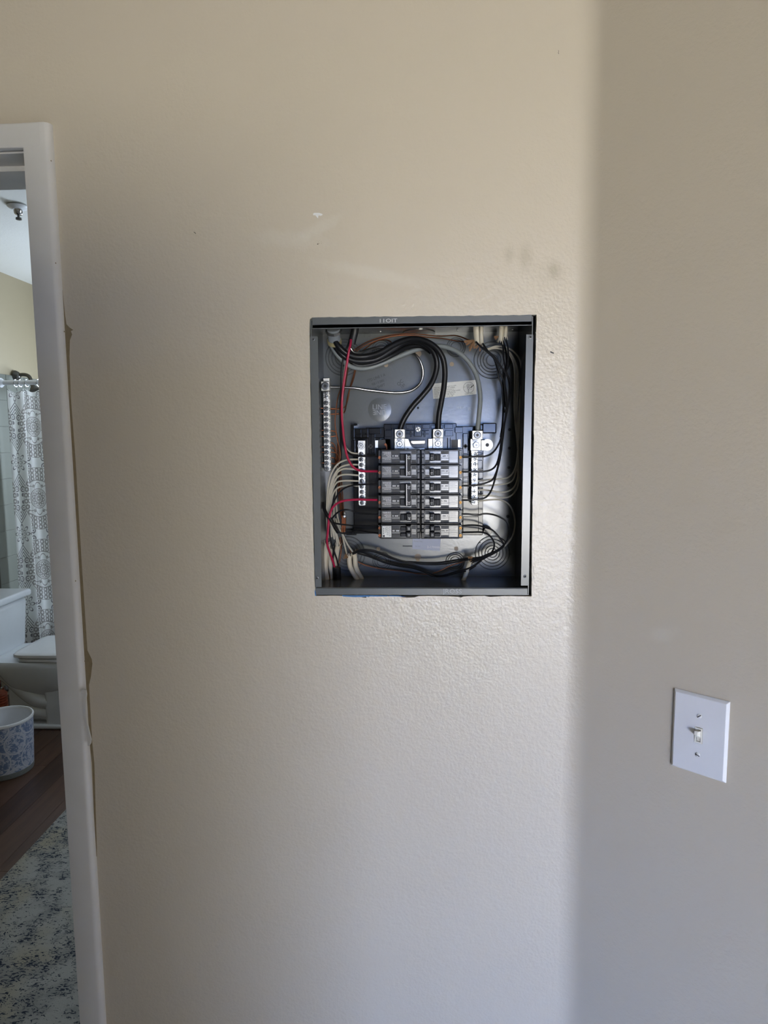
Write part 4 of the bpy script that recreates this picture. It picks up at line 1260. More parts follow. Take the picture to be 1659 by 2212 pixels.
def make_breaker(side, r0, kind, label, digits, group):
    """side 1: wire end towards the second column's gutter; kind: single, double or tandem"""
    ye = ROW[r0 + (2 if kind == 'double' else 1)]; y0 = ROW[r0]
    xi = 909.8 if side > 0 else 908.0
    X = lambda o: xi + side * o * (1.0 if side > 0 else 1.035)
    c = L(X(45), ye, .05)
    cb = empty('circuit_breaker', tuple(c), label=label, cat='circuit breaker', group=group)

    def rect(bm, o0, o1, ya, yb, w0, w1): pbox(bm, min(X(o0), X(o1)), ya, max(X(o0), X(o1)), yb, w0, w1)
    poles = [(ROW[r0 + i], ROW[r0 + i + 1]) for i in range(2 if kind == 'double' else 1)]
    bm = B()
    for ya, yb in poles:
        rect(bm, .4, 82, ya + .7, yb - .7, .036, .094)
        if kind != 'tandem' or side > 0:
            rect(bm, 7, 82, ya + .9, ya + 3, .029, .037); rect(bm, 7, 82, yb - 2.9, yb - .9, .029, .037)
        rect(bm, 80.6, 82.6, ya + .9, yb - .9, .031, .037)
        rect(bm, .6, 7, ya + 1.2, ya + 9.2, .031, .037); rect(bm, .6, 7, ya + 10.2, ya + 17.2, .032, .037); rect(bm, 1, 6.6, ya + 18, yb - 1.4, .031, .037)
        rect(bm, 82, 88, ya + 1.5, yb - 3, .046, .092)
    obj('case', bm, M['breaker'], cb, bevel=.0006, segs=1)
    for pi, (ya, yb) in enumerate(poles):
        # label at the wire end
        bm = B(); rect(bm, 60.4, 79.6, ya + 4, yb - 4.2, .0350, .0364)
        white = kind == 'tandem' and side < 0
        lb = obj('rating_label', bm, M['wlabel'] if white else M['blabel'], cb, **({'label': 'white paper label on the breaker end'} if white else {}))
        bm = B()
        pr_ = random.Random(r0 * 17 + pi * 5 + side)
        if white:
            for k, u0 in enumerate((62, 64.2, 67, 69, 71, 73)):
                q = ya + 5.2 + (k % 3)
                while q < yb - 8 - (8 if k > 3 else 0):
                    ln = pr_.uniform(1.6, 5.2); rect(bm, u0, u0 + .75, q, min(q + ln, yb - 6), .03485, .0351); q += ln + .9
            for q in range(4): rect(bm, 76, 77.6, ya + 8 + q * 3.6, ya + 10.4 + q * 3.6, .03485, .0351)
            p = L(X(76.2), yb - 6.8, .03495); lathe(bm, [(.0019, 0), (.0019, .0001), (.0009, .0001), (.0009, 0)], p, (0, -1, 0), 14)
        else:
            rect(bm, 60.4, 79.6, ya + 18.1, ya + 18.7, .0348, .0351)
            for k in range(5):
                q = 61.6
                while q < 78 - (k * 2.2 if side < 0 else (k % 3) * 3):
                    ln = pr_.uniform(1.4, 4.6); rect(bm, q, min(q + ln, 78.6), ya + 5.6 + k * 2.4, ya + 6.2 + k * 2.4, .03485, .0351); q += ln + .8
            q = 62
            while q < 74:
                ln = pr_.uniform(1.4, 4); rect(bm, q, q + ln, ya + 21.4, ya + 22, .03485, .0351); q += ln + .9
        obj('print', bm, M['ink'] if side > 0 or white else M['pale_ink'], lb)
        # side plate and pockets
        bm = B(); rect(bm, 43, 59.2, ya + 10.2, yb - 9, .0345, .0364); pl = obj('label_plate', bm, M['blabel'] if side > 0 else M['breaker'], cb)
        bm = B(); rect(bm, 43, 59.2, ya + 18.2, ya + 19, .0343, .0346)
        for q in range(6):
            if (q + r0) % 4: rect(bm, 44.2 + q * 2.4, 45.8 + q * 2.4, ya + 12.6, ya + 15.6, .03435, .0346)
        obj('print', bm, M['ink'] if side > 0 else M['pale_ink'], pl)
        for a, b in ((ya + 4, ya + 9.8), (yb - 8.6, yb - 4)):
            bm = B(); rect(bm, 43, 59.2, a, b, .0354, .0364); obj('pocket', bm, M['dark'], cb)
        bm = B(); rect(bm, 9, 18.4, ya + 4, ya + 10, .0354, .0364); rect(bm, 9, 18.4, yb - 9.6, yb - 4, .0354, .0364); obj('pocket', bm, M['dark'], cb)
        bm = B(); rect(bm, 9, 18, ya + 10.6, ya + 18, .0340, .0364); rect(bm, 9, 18, ya + 18.8, ya + 22, .0344, .0364); obj('reset_window', bm, M['blabel'], cb)
        bm = B(); rect(bm, 19, 42.4, ya + 4.4, ya + 8.4, .0345, .0364); rect(bm, 19, 42.4, yb - 8, yb - 4.4, .0345, .0364); obj('face_strip', bm, M['blabel'], cb)
        # clamp
        tb = [(ya + yb) / 2 + 1] if kind != 'tandem' else [ya + 8, ya + 24]
        for t in tb:
            p = L(X(84.5), t, .0455); bm = B()
            lathe(bm, [(.0026, 0), (.0026, .003), (.0015, .003), (.0013, .0005), (0, .0005)], p, (0, -1, 0), 12)
            obj('terminal_clamp', bm, M['brass'] if side > 0 else M['copper'], cb)  # darker metal in the first column: the dimmer light there put into colour
    # handles
    if kind == 'double':
        bm = B()
        for ya, yb in poles: rect(bm, 30, 42.4, ya + 9.6, ya + 23.4, .0260, .0360)
        ym = (poles[0][0] + poles[0][1]) / 2 - 6; yn = (poles[1][0] + poles[1][1]) / 2 + 9
        rect(bm, 20, 32, ym, yn, .0150, .0355)
        h = obj('handle', bm, M['handle'], cb, bevel=.0009, label='tied double handle')
        bm = B(); rect(bm, 27.9, 28.9, ym + .6, yn - .8, .0144, .0150); obj('handle_ridge', bm, M['zinc'], h)
        for (ya, yb), s in zip(poles, digits): text('rating_lettering', s, X(24), (ya + yb) / 2 + (1 if ya == poles[0][0] else 2.4), .0146, .0046, M['pale_ink'], h, ang=-PI / 2, depth=.0001)
    elif kind == 'single':
        ya, yb = poles[0]; bm = B()
        rect(bm, 31.5, 41.4, ya + 10.6, ya + 24, .0290, .0360); rect(bm, 19.4, 29, ya + 9.2, ya + 25, .0180, .0355); rect(bm, 28, 33, ya + 11.2, ya + 23, .0255, .0355)
        h = obj('handle', bm, M['handle'], cb, bevel=.001)
        bm = B(); rect(bm, 26.6, 27.4, ya + 11, ya + 23, .0174, .0180); obj('handle_ridge', bm, M['breaker'], h)
        text('rating_lettering', digits[0], X(22.8), ya + 19.4, .0176, .0036, M['pale_ink'], h, ang=PI / 2 if side > 0 else -PI / 2, depth=.0001)
    else:
        ya, yb = poles[0]
        for t, s in zip((ya + 5, ya + 18.6), digits):
            bm = B(); rect(bm, 29, 41.4, t + .6, t + 8.4, .0290, .0360); rect(bm, 19.4, 29.4, t - 1.6, t + 10, .0185, .0355)
            h = obj('handle', bm, M['handle'], cb, bevel=.0009)
            text('rating_lettering', s, X(24), t + 4.6, .0181, .0036, M['pale_ink'], h, ang=-PI / 2, depth=.0001)
    return cb


G = 'circuit breakers in two columns'
make_breaker(-1, 0, 'double', 'upper double breaker with tied handle in the first column, red wire in its lower pole', ('50', '50'), G)
make_breaker(-1, 2, 'double', 'lower double breaker with tied handle in the first column, below the other tied pair', ('30', '30'), G)
make_breaker(-1, 4, 'single', 'single breaker in the first column, just above the one with white paper label', ('20',), G)
make_breaker(-1, 5, 'tandem', 'bottom breaker of the first column with white paper label and two small handles', ('20', '20'), G)
for i, (d, s) in enumerate((('15', 'topmost'), ('15', 'second'), ('15', 'third'), ('15', 'fourth'), ('15', 'fifth'))):
    make_breaker(1, i, 'single', f'{s} black single breaker from the top of the second column', (d,), G)
make_breaker(1, 5, 'tandem', 'bottom breaker of the second column with two small stacked handles', ('15', '15'), G)

# ================================================================== WIRES AND CABLES
def wire(name, label, pts, r, mat, cat='wire', group=None, seg=8, parts=None, **k):
    bm = B(); sweep(bm, spline([L(*p) for p in pts]), r, seg, **k)
    return obj(name, bm, M[mat], smooth=True, label=label, cat=cat, group=group)


# conduit stub at the top and what comes out of it
p0, p1 = L(720, 703, .062), L(722.5, 738, .080)
top = Vector((p0.x, p0.y, Z1 - .004)); ax = (p1 - top)
cf = empty('conduit_fitting', tuple(top), label='grey conduit stub with yellowed threaded bushing entering the panel roof', cat='conduit')
ln = ax.length
obj('conduit_tube', lathe(B(), [(.0118, 0), (.0110, ln * .9), (.0095, ln * .92), (.0095, ln * .5)], top, ax, 24), M['conduit'], cf, smooth=True)
obj('lock_nut', lathe(B(), [(.0135, .004), (.0145, .005), (.0145, .008), (.0135, .009)], top, ax, 8), M['zinc'], cf)
bm = B()
pr = [(.0098, ln * .86)]
for i in range(7): pr += [(.0124, ln * .86 + .0012 * i), (.0116, ln * .86 + .0012 * i + .0006)]
pr += [(.0098, ln * .86 + .0086)]
lathe(bm, pr, top, ax, 28)
obj('bushing', bm, M['bush'], cf, label='yellowed ribbed bushing')

TH1 = .0049
wire('service_cable', 'thick black service cable looping down to the first lug', [(716, 733, .082), (727, 752, .080), (741, 768, .080), (762, 778, .085), (785, 780, .09), (812, 776, .092), (845, 757, .09), (870, 742, .086), (893, 737, .080), (915, 742, .074), (934, 757, .070), (943.5, 780, .070), (941, 806, .074), (930, 832, .080), (912, 855, .082), (893, 876, .082), (876, 900, .082), (866.5, 920, .082), (864, 930, .082)], TH1, 'black_w', 'cable', seg=12)
wire('service_cable', 'thick black service cable dropping straight into the second lug', [(721, 733, .072), (733, 750, .070), (748, 763, .072), (768, 770, .078), (792, 770, .082), (820, 762, .080), (848, 746, .076), (872, 735.5, .072), (895, 731.5, .068), (920, 737, .064), (942, 751, .062), (956, 772, .062), (961, 800, .066), (959, 835, .072), (953, 870, .078), (948, 900, .082), (946.5, 930, .082)], TH1, 'black_w', 'cable', seg=12)
wire('service_cable', 'third thick black cable, hidden behind the two black loops', [(726, 735, .095), (745, 762, .100), (766, 787, .105), (790, 789, .108), (815, 783, .110), (850, 766, .108), (880, 750, .1), (910, 748, .095), (932, 762, .092)], .0040, 'black_w', 'cable', seg=10)
wire('neutral_cable', 'thick grey cable arching over to the neutral lug at the side', [(712, 737, .09), (722, 757, .09), (737, 776, .092), (755, 790, .096), (776, 796, .104), (800, 794, .110), (832, 783, .112), (866, 768, .110), (895, 757, .108), (925, 750, .105), (955, 748, .100), (985, 758, .098), (1010, 779, .096), (1027, 806, .094), (1035, 835, .090), (1037.5, 862, .086), (1035, 895, .082), (1032.4, 921, .080), (1031.6, 934, .080)], .0041, 'grey_w', 'cable', seg=12)
bm = B(); sweep(bm, spline([L(*p) for p in [(757, 751, .092), (763, 760, .094), (776, 762, .100), (795, 756, .112), (812, 751, .125), (835, 750, .132), (868, 755, .128), (888, 760, .122), (902, 771, .116), (911, 788, .116), (914, 808, .118), (909, 826, .118), (898, 838, .116), (884, 845, .114), (866, 848, .112), (845, 848, .110), (815, 845, .108), (790, 842, .106), (765, 838, .104), (740, 837, .104), (712, 836, .104)]], .002), .0022, 12, twist=420, lobes=3)
obj('ground_conductor', bm, M['tinwire'], smooth=True, label='bare twisted silver strand looping across to the ground bar lug', cat='wire')
wire('sheathed_cable', 'black sheathed cable coming down through the panel roof beside the conduit', [(768, 684, .07), (767.5, 703, .07), (765.5, 718, .071), (762, 732, .073), (759.5, 742.5, .075)], .0066, 'black_w', 'cable', seg=14, ry=.0042)

# --- first (upper) sheathed cable's conductors
RW = .0021
wire('red_wire', 'red wire from the upper sheathed cable down to the upper double breaker', [(758, 734, .070), (757.5, 741, .066), (753.5, 760, .062), (749.5, 785, .066), (745, 812, .070), (741.2, 840, .074), (738.8, 868, .076), (738.5, 898, .074), (741, 930, .072), (744.5, 960, .070), (749.5, 984, .068), (757, 1001, .066), (767, 1012, .066), (780, 1017, .066), (796, 1018, .064), (816, 1018, .060)], RW, 'red_w')
wire('black_wire', 'black wire running along the red one into the topmost pole of the first column', [(755, 738, .080), (749, 753, .078), (741, 778, .082), (737.5, 805, .086), (736.5, 840, .088), (735.5, 880, .088), (736, 925, .086), (739, 952, .084), (746, 970, .080), (757, 981, .076), (772, 985, .070), (795, 985.4, .066), (818, 985.2, .062)], .0017, 'black_w')
wire('white_wire', 'white wire beside the red one, ending in the top screw of the first neutral bar', [(756, 740, .086), (752, 757, .088), (746, 790, .092), (741.5, 825, .096), (739.5, 870, .096), (741, 925, .092), (745, 962, .088), (751, 972, .086), (760, 978, .086), (776, 980, .087)], .0016, 'white_w')
wire('red_wire', 'red wire climbing from the bottom cable into the lower double breaker', [(722.5, 1224, .112), (719, 1212, .106), (713, 1195, .100), (708, 1180, .094), (706.4, 1166, .090), (708.2, 1150, .086), (709.6, 1132, .082), (712, 1114, .078), (717, 1099, .074), (726, 1089, .070), (738, 1083, .068), (755, 1080, .066), (775, 1079, .064), (795, 1079.6, .062), (816, 1080, .058)], RW, 'red_w')

# --- whites to the first neutral bar
wl_ = [('first', 992.6, [(708, 1160, .100), (706, 1120, .096), (706.5, 1080, .094), (709, 1048, .092), (716, 1022, .090), (730, 1002, .088), (748, 993.5, .087), (776, 992.2, .087)]),
       ('second', 1004.3, [(711, 1162, .106), (708.5, 1125, .102), (709, 1085, .098), (712.5, 1055, .094), (720, 1030, .090), (733, 1011, .088), (752, 1004, .087), (776, 1003.8, .087)]),
       ('third', 1016, [(716, 1160, .110), (712, 1125, .106), (711, 1090, .100), (714.5, 1062, .094), (720, 1036, .091), (729, 1020, .088), (742, 1013, .087), (758, 1013, .087), (776, 1015.8, .087)]),
       ('fourth', 1027.8, [(722, 1165, .114), (716, 1130, .108), (713.5, 1095, .102), (715, 1068, .096), (721, 1043, .091), (731, 1029, .089), (744, 1025, .088), (776, 1027, .087)]),
       ('fifth', 1039.2, [(728, 1170, .116), (719, 1135, .110), (714, 1105, .104), (714.5, 1080, .098), (719, 1056, .093), (728, 1042, .090), (742, 1038.5, .088), (776, 1039, .087)]),
       ('sixth', 1051, [(733, 1176, .118), (723, 1140, .112), (716, 1112, .106), (716, 1088, .100), (720, 1066, .096), (728, 1055, .093), (740, 1050, .090), (758, 1048, .089), (776, 1050.4, .087)])]
for nm, y, pts in wl_:
    wire('white_wire', f'{nm} of the white wires fanning into the first neutral bar, counted from the top', pts, .00165, 'white_w', group='white wires fanning into the first neutral bar')
for i, pts in enumerate([[(729, 1004, .120), (727, 1040, .122), (726, 1080, .122), (729, 1115, .122), (738, 1148, .122), (745, 1180, .120), (749, 1196, .116)],
                         [(725, 1120, .112), (732, 1140, .114), (741, 1156, .116), (752, 1178, .116), (762, 1192, .112)],
                         [(722, 1060, .118), (721, 1100, .120), (722, 1135, .118), (727, 1165, .112), (729, 1180, .110)]]):
    wire('white_wire', ('white wire at the back of the bundle, running down to the first bent cable', 'white wire slanting from the bundle down to the second bent cable', 'white wire hanging behind the bundle above the black sheath')[i], pts, .00165, 'white_w')

# --- blacks of the first column
BW = .0016
bl = [('black wire curving into the upper pole of the lower double breaker', [(711, 1140, .090), (712, 1120, .086), (716, 1098, .082), (724, 1078, .078), (737, 1060, .074), (752, 1051, .070), (775, 1047, .066), (800, 1046.6, .062), (818, 1047, .060)]),
      ('black wire humping over to the single breaker of the first column', [(716, 1122, .084), (722, 1114, .080), (732, 1105, .076), (742, 1101.4, .072), (752, 1101, .070), (762, 1104, .070), (775, 1108.5, .068), (795, 1110, .064), (818, 1110.6, .060)]),
      ('black wire running level into the upper half of the white-labelled breaker', [(700, 1104, .090), (709, 1120, .084), (720, 1129, .080), (736, 1132.4, .078), (760, 1135, .074), (790, 1136, .068), (818, 1137.5, .062)]),
      ('black wire sagging under the tray toward the white-labelled breaker', [(706, 1112, .080), (716, 1128, .076), (727, 1144, .074), (735, 1150.5, .074), (745, 1152, .076), (757, 1150.5, .080), (764, 1146, .086), (778, 1146, .094), (800, 1150, .080), (820, 1152, .066)]),
      ('black wire dropping down the side into the bottom black sheath', [(712, 1136, .088), (713, 1160, .094), (719, 1185, .102), (727, 1206, .108), (731, 1222, .112)])]
for s, pts in bl: wire('black_wire', s, pts, BW, 'black_w')
wire('black_wire', 'thick dark bend of black wires doubled back against the panel side', [(697.5, 1086, .095), (700, 1098, .088), (706, 1112, .082), (716, 1124, .082), (724, 1140, .086), (730, 1150, .092)], .0032, 'black_w', seg=10)
wire('black_wire', 'black wire rising behind the white bundle beside the ground bar', [(714, 1130, .112), (718, 1095, .116), (724, 1060, .118), (733, 1020, .118), (737, 985, .116), (736, 950, .112), (735, 915, .108)], BW, 'black_w')

# --- bare copper
CU = .00105
cu = [('upper bare copper wire crossing the panel top to the ground bar', [(1030, 741, .105), (1010, 733, .115), (985, 725, .125), (950, 726, .130), (915, 723, .132), (880, 721, .132), (850, 723, .130), (820, 729, .128), (795, 738, .124), (777, 748, .118), (765, 757, .112), (757, 772, .118), (752, 795, .124), (748, 820, .126), (744, 842, .126), (740, 862, .124), (738, 880, .118), (712, 883, .110)]),
      ('lower bare copper wire crossing the panel top to the ground bar', [(1012, 739, .112), (990, 737, .122), (955, 731, .128), (920, 728, .132), (890, 724.5, .134), (860, 725, .132), (828, 731, .130), (800, 741, .126), (780, 751, .122), (768, 762, .118), (763, 785, .126), (766, 800, .130), (758, 830, .128), (750, 860, .124), (742, 892, .116), (712, 895, .110)]),
      ('bare copper wire bowed over the thick loop', [(832, 752, .120), (846, 741, .122), (838, 735, .126), (818, 735, .128), (800, 745, .126), (784, 757, .124)]),
      ('bare copper wire dropping from the loops straight along the red wire', [(769, 797, .128), (764, 818, .126), (756, 840, .122), (750, 868, .120), (744, 880, .116), (712, 885, .109)]),
      ('bare copper wire bowed outward from the ground bar lug level', [(735, 842, .112), (729, 862, .108), (726, 885, .106), (724, 905, .106), (725, 925, .108), (729, 950, .110), (734, 970, .112), (735, 990, .114), (731, 998, .114), (722, 1002, .112), (713, 1001, .110)]),
      ('short bare copper wire from the ninth ground bar screw', [(690, 929, .110), (697, 929.5, .110), (714, 930.6, .110), (722, 931.5, .112), (727, 938, .114), (731, 960, .118), (733, 1000, .120), (735, 1050, .122), (737, 1110, .122)]),
      ('short bare copper wire from the tenth ground bar screw', [(691, 942, .112), (714, 943.5, .111), (728, 942.5, .113), (729, 975, .118), (731, 1030, .122), (733, 1080, .124), (740, 1130, .122)]),
      ('bare copper wire curling from the eleventh ground bar screw', [(714, 955.5, .110), (720, 958, .112), (724.5, 966, .114), (726, 985, .118), (724, 1004, .120), (722, 1012, .120)]),
      ('bare copper wire curling from the twelfth ground bar screw', [(690, 965, .112), (714, 966.5, .111), (721, 969, .113), (726, 980, .116), (728, 1000, .120), (731, 1060, .122), (737, 1120, .122)]),
      ('lower pair bare copper wire leaving the thirteenth ground bar screw', [(692, 977, .112), (714, 977, .110), (724, 978, .113), (730, 984, .115), (735, 1010, .120), (741, 1080, .122), (743, 1130, .122)]),
      ('bare copper wire leaving the fourteenth ground bar screw', [(714, 988.5, .111), (722, 989.5, .113), (727, 1000, .118), (733, 1050, .124), (738, 1100, .126), (742, 1150, .124), (744, 1160, .122)]),
      ('bare copper wire leaving the fifteenth ground bar screw', [(697, 1000, .112), (714, 1000.5, .111), (723, 1002, .114), (730, 1010, .120), (736, 1060, .126), (741, 1130, .126), (738, 1180, .122), (734, 1212, .116)]),
      ('bare copper stub poking out toward the flange at the fourth ground screw', [(691, 881.5, .110), (700, 882, .110), (714, 882.4, .110), (736, 884, .112)]),
      ('bare copper stub poking out toward the flange at the fifth ground screw', [(691, 893.6, .110), (700, 894, .110), (714, 894.6, .110), (736, 893, .112)]),
      ('bare copper wire sagging across the panel bottom', [(768, 1211, .130), (785, 1219, .134), (805, 1225, .136), (835, 1230, .136), (870, 1234, .134), (900, 1239, .132), (928, 1240, .130), (950, 1233, .128), (975, 1221, .126), (998, 1214, .122), (1014, 1208, .118)]),
      ('bright bare copper wire bending behind the bent white cables', [(735, 1160, .120), (735, 1178, .118), (737, 1190, .116), (735, 1205, .116), (733, 1216, .116)]),
      ('bare copper wire slanting to the kraft paper ends', [(744, 1160, .122), (750, 1175, .120), (757, 1190, .116), (760, 1196, .114)])]
for s, pts in cu: wire('bare_copper_wire', s, pts, CU, 'copper', seg=6)
# crimped copper bundle with a bright tip
cs = empty('copper_splice', tuple(L(744, 1150, .118)), label='bundle of copper ends held by a small bright crimp beside the tray', cat='splice')
for i, (x0, x1) in enumerate(((739.5, 738.6), (741.8, 741.2), (744, 743.8), (746.2, 745))):
    obj('copper_end', sweep(B(), spline([L(x0, 1113, .112), L(x0 - .2, 1130, .112), L(x1, 1149, .113)]), .0014, 6), M['copper'], cs, smooth=True)
q = L(744.5, 1105, .108); bm = B(); sweep(bm, [L(743.8, 1106, .108), L(744.6, 1117, .109)], .0024, 8); lathe(bm, [(.0034, 0), (.0034, .003), (.002, .004)], L(744.6, 1115, .108), (0, -1, 0), 8)
obj('crimp', bm, M['zinc'], cs)


# --- jackets of cables through the bottom and roof
def jacket(label, pts, r, ry=None, mat='romex', split=None, name='cable_jacket', grp=None, frill=True):
    a = [L(*p) for p in pts]
    root = empty(name, tuple(a[0]), label=label, cat='cable', group=grp)
    obj('sheath', sweep(B(), spline(a), r, 12, ry=ry), M[mat], root, smooth=True)
    if frill:
        e = a[-1]; t = (a[-1] - a[-2]).normalized(); u = t.cross(Vector((0, 1, 0))).normalized(); v = t.cross(u)
        bm = B()
        for k in range(7):
            an = 2 * PI * k / 7 + .4; an2 = an + .55
            p_, q_ = e + u * math.cos(an) * r + v * math.sin(an) * (ry or r), e + u * math.cos(an2) * r + v * math.sin(an2) * (ry or r)
            tip_ = (p_ + q_) / 2 + t * rnd.uniform(.003, .007) + u * math.cos(an) * .002 + v * math.sin(an) * .002
            a_ = [bm.verts.new(x_ + d_) for d_ in (Vector((0, 0, 0)), -u * math.cos(an) * .0008 - v * math.sin(an) * .0008) for x_ in (p_ - t * .001, q_ - t * .001, tip_)]
            for f_ in ((0, 1, 2), (5, 4, 3), (0, 3, 4, 1), (1, 4, 5, 2), (2, 5, 3, 0)): bm.faces.new([a_[i_] for i_ in f_])
        obj('torn_end', bm, M[mat], root)
    return root


jacket('aged white cable jacket standing in the bottom corner against the panel side', [(708, 1263, .122), (704.5, 1245, .120), (702, 1225, .116), (703, 1205, .112), (706, 1185, .108), (707.5, 1174, .106)], .0056, .0036)
jacket('second aged white cable jacket, between the corner one and the black sheath', [(716, 1262, .128), (716.5, 1242, .126), (713.5, 1220, .122), (713, 1200, .118), (714, 1184, .114)], .0042, .0034)
jacket('black sheathed cable rising through the panel bottom with its end cut open', [(728, 1268, .118), (728.5, 1255, .117), (728, 1240, .115), (727, 1226, .113)], .0076, .0048, 'black_w', frill=False)
jacket('first bent white cable jacket curving up from the panel bottom', [(777, 1264, .126), (772, 1252, .124), (763, 1238, .120), (756.5, 1224, .116), (754.5, 1210, .114), (755, 1200, .113)], .0046)
jacket('second bent white cable jacket, the outer one of the curved pair', [(785.5, 1263, .130), (781, 1250, .128), (773, 1235, .124), (768, 1222, .120), (767, 1208, .117), (765.5, 1196, .115)], .0046)
jacket('white cable jacket standing at the bottom behind the red wire', [(722, 1240, .132), (724.5, 1215, .128), (727, 1195, .122), (730, 1178, .116)], .0046, .0036)
jacket('white cable jacket rising alone from the bottom, kraft paper sticking out', [(996.5, 1264, .120), (1002, 1251, .116), (1008, 1236, .110), (1012, 1222, .104), (1016, 1212, .100)], .0040)
jacket('wide white cable jacket hanging from the roof above the paper filler', [(1030.5, 686, .085), (1030.5, 705, .086), (1031.5, 722, .088), (1034, 742, .092)], .0066, .0040)
jacket('narrow white cable jacket pressed against the wide one under the roof', [(1040, 686, .080), (1040, 705, .081), (1039.5, 722, .083), (1040.5, 741, .087)], .0036, .0034)
jacket('shorter white cable jacket hanging from the roof near the corner', [(1083.5, 686, .088), (1083.3, 705, .089), (1082.5, 720, .090), (1081, 735, .092)], .0042, .0034)
jacket('white cable jacket nearest the panel corner under the roof', [(1092.5, 686, .086), (1092.5, 705, .087), (1092, 717, .088), (1091.5, 727, .089)], .0036, .0034)


def kraft(label, c, dirs, w):
    bm = B()
    for (dx, dy, wd) in dirs:
        n = math.hypot(dx, dy); ux, uy = -dy / n * wd, dx / n * wd
        o = rnd.uniform(-.004, .004)
        pts = [(c[0] + ux * .5, c[1] + uy * .5), (c[0] + dx + ux, c[1] + dy + uy), (c[0] + dx * 1.12, c[1] + dy * 1.1), (c[0] + dx - ux, c[1] + dy - uy), (c[0] - ux * .5, c[1] - uy * .5)]
        ppoly(bm, pts, w + o, w + o + .0007)
    return obj('paper_filler', bm, M['paper'], label=label, cat='paper', group='paper fillers')


kraft('fan of torn brown kraft paper under the wide white cables', (1024, 735), [(-20, 3, 3), (-16, 9, 2.5), (-10, 16, 2.4), (-9, 22, 1.8), (-6, 17, 2), (0, 15, 2)], .082)
kraft('few brown paper shreds between the roof cables', (1036, 744), [(-7, 8, 2), (1, 14, 1.6), (-12, 8, 1.5), (4, 4, 2)], .080)
kraft('small brown paper flag beside the corner cables', (1077, 727), [(-9, 1, 2.6), (-7, 6, 1.6)], .086)
kraft('brown paper tuft standing out of the lone bottom cable', (1017, 1214), [(-4, -11, 2.6), (2, -11, 2.6), (8, -8, 2.4)], .096)
kraft('brown paper shreds at the first bent cable end', (752, 1204), [(-8, -3, 2.4), (-10, 2, 1.6), (-6, -7, 1.6)], .108)
kraft('brown paper shreds at the second bent cable end', (765, 1192), [(8, -4, 1.6), (10, -1, 1.3)], .108)

# --- second-column gutter: blacks gathered in a bundle, then one to each breaker
def rt(label, mid, y, r=BW, x_end=996.5, w_end=.060):
    wire('black_wire', label, mid + [(1014, y, .064), (x_end, y, w_end)], r, 'black_w', group='black wires of the second column gutter')


rt('black wire to the topmost breaker of the second column', [(1028, 738, .080), (1042, 752, .076), (1058, 765, .078), (1071, 779, .082), (1078, 800, .086), (1088, 822, .088), (1093, 845, .086), (1095, 870, .084), (1093, 895, .082), (1087, 925, .078), (1081, 950, .074), (1071, 970, .070), (1060, 981, .066), (1046, 986, .064), (1030, 986, .063)], 987.4)
rt('black wire to the second breaker of the second column', [(1043, 742, .078), (1053, 757, .074), (1069, 772, .076), (1083, 793, .080), (1096, 812, .084), (1103, 826, .084), (1101, 850, .084), (1097, 880, .086), (1090, 915, .088), (1083, 950, .086), (1079, 980, .080), (1072, 1004, .074), (1062, 1014, .068), (1046, 1018.4, .065)], 1019.2)
rt('black wire to the third breaker of the second column', [(1090, 728, .088), (1096, 745, .084), (1098, 768, .082), (1096, 790, .084), (1091, 815, .086), (1091, 840, .084), (1094, 870, .080), (1091, 905, .080), (1085, 945, .080), (1079, 985, .076), (1074, 1014, .072), (1064, 1036, .068), (1050, 1043, .066), (1035, 1047.5, .064)], 1049)
rt('black wire to the fourth breaker of the second column', [(1083, 738, .094), (1087, 752, .092), (1088, 775, .092), (1093, 800, .092), (1100, 830, .090), (1099, 860, .088), (1092, 900, .090), (1087, 940, .090), (1081, 985, .086), (1073, 1020, .080), (1064, 1052, .074), (1056, 1068, .070), (1046, 1076, .067), (1030, 1079, .065)], 1080.2)
for i, pts in enumerate([[(1030, 741, .090), (1049, 756, .086), (1062, 766, .088), (1071, 785, .094), (1077, 812, .098), (1085, 835, .098), (1087, 860, .098), (1090, 890, .096), (1096, 875, .090), (1103, 850, .086), (1104, 830, .088)],
                         [(1086, 735, .098), (1093, 760, .098), (1094, 790, .098), (1087, 815, .098), (1088, 850, .098), (1093, 880, .096), (1099, 860, .094), (1103, 838, .094)],
                         [(1087, 800, .100), (1086, 840, .102), (1087, 880, .102), (1085, 920, .100), (1081, 945, .098)]]):
    wire('black_wire', ('black wire of the gutter bundle, looped back up outside', 'black wire of the gutter bundle, looped back inside', 'short black wire at the back of the gutter bundle')[i], pts, BW, 'black_w')
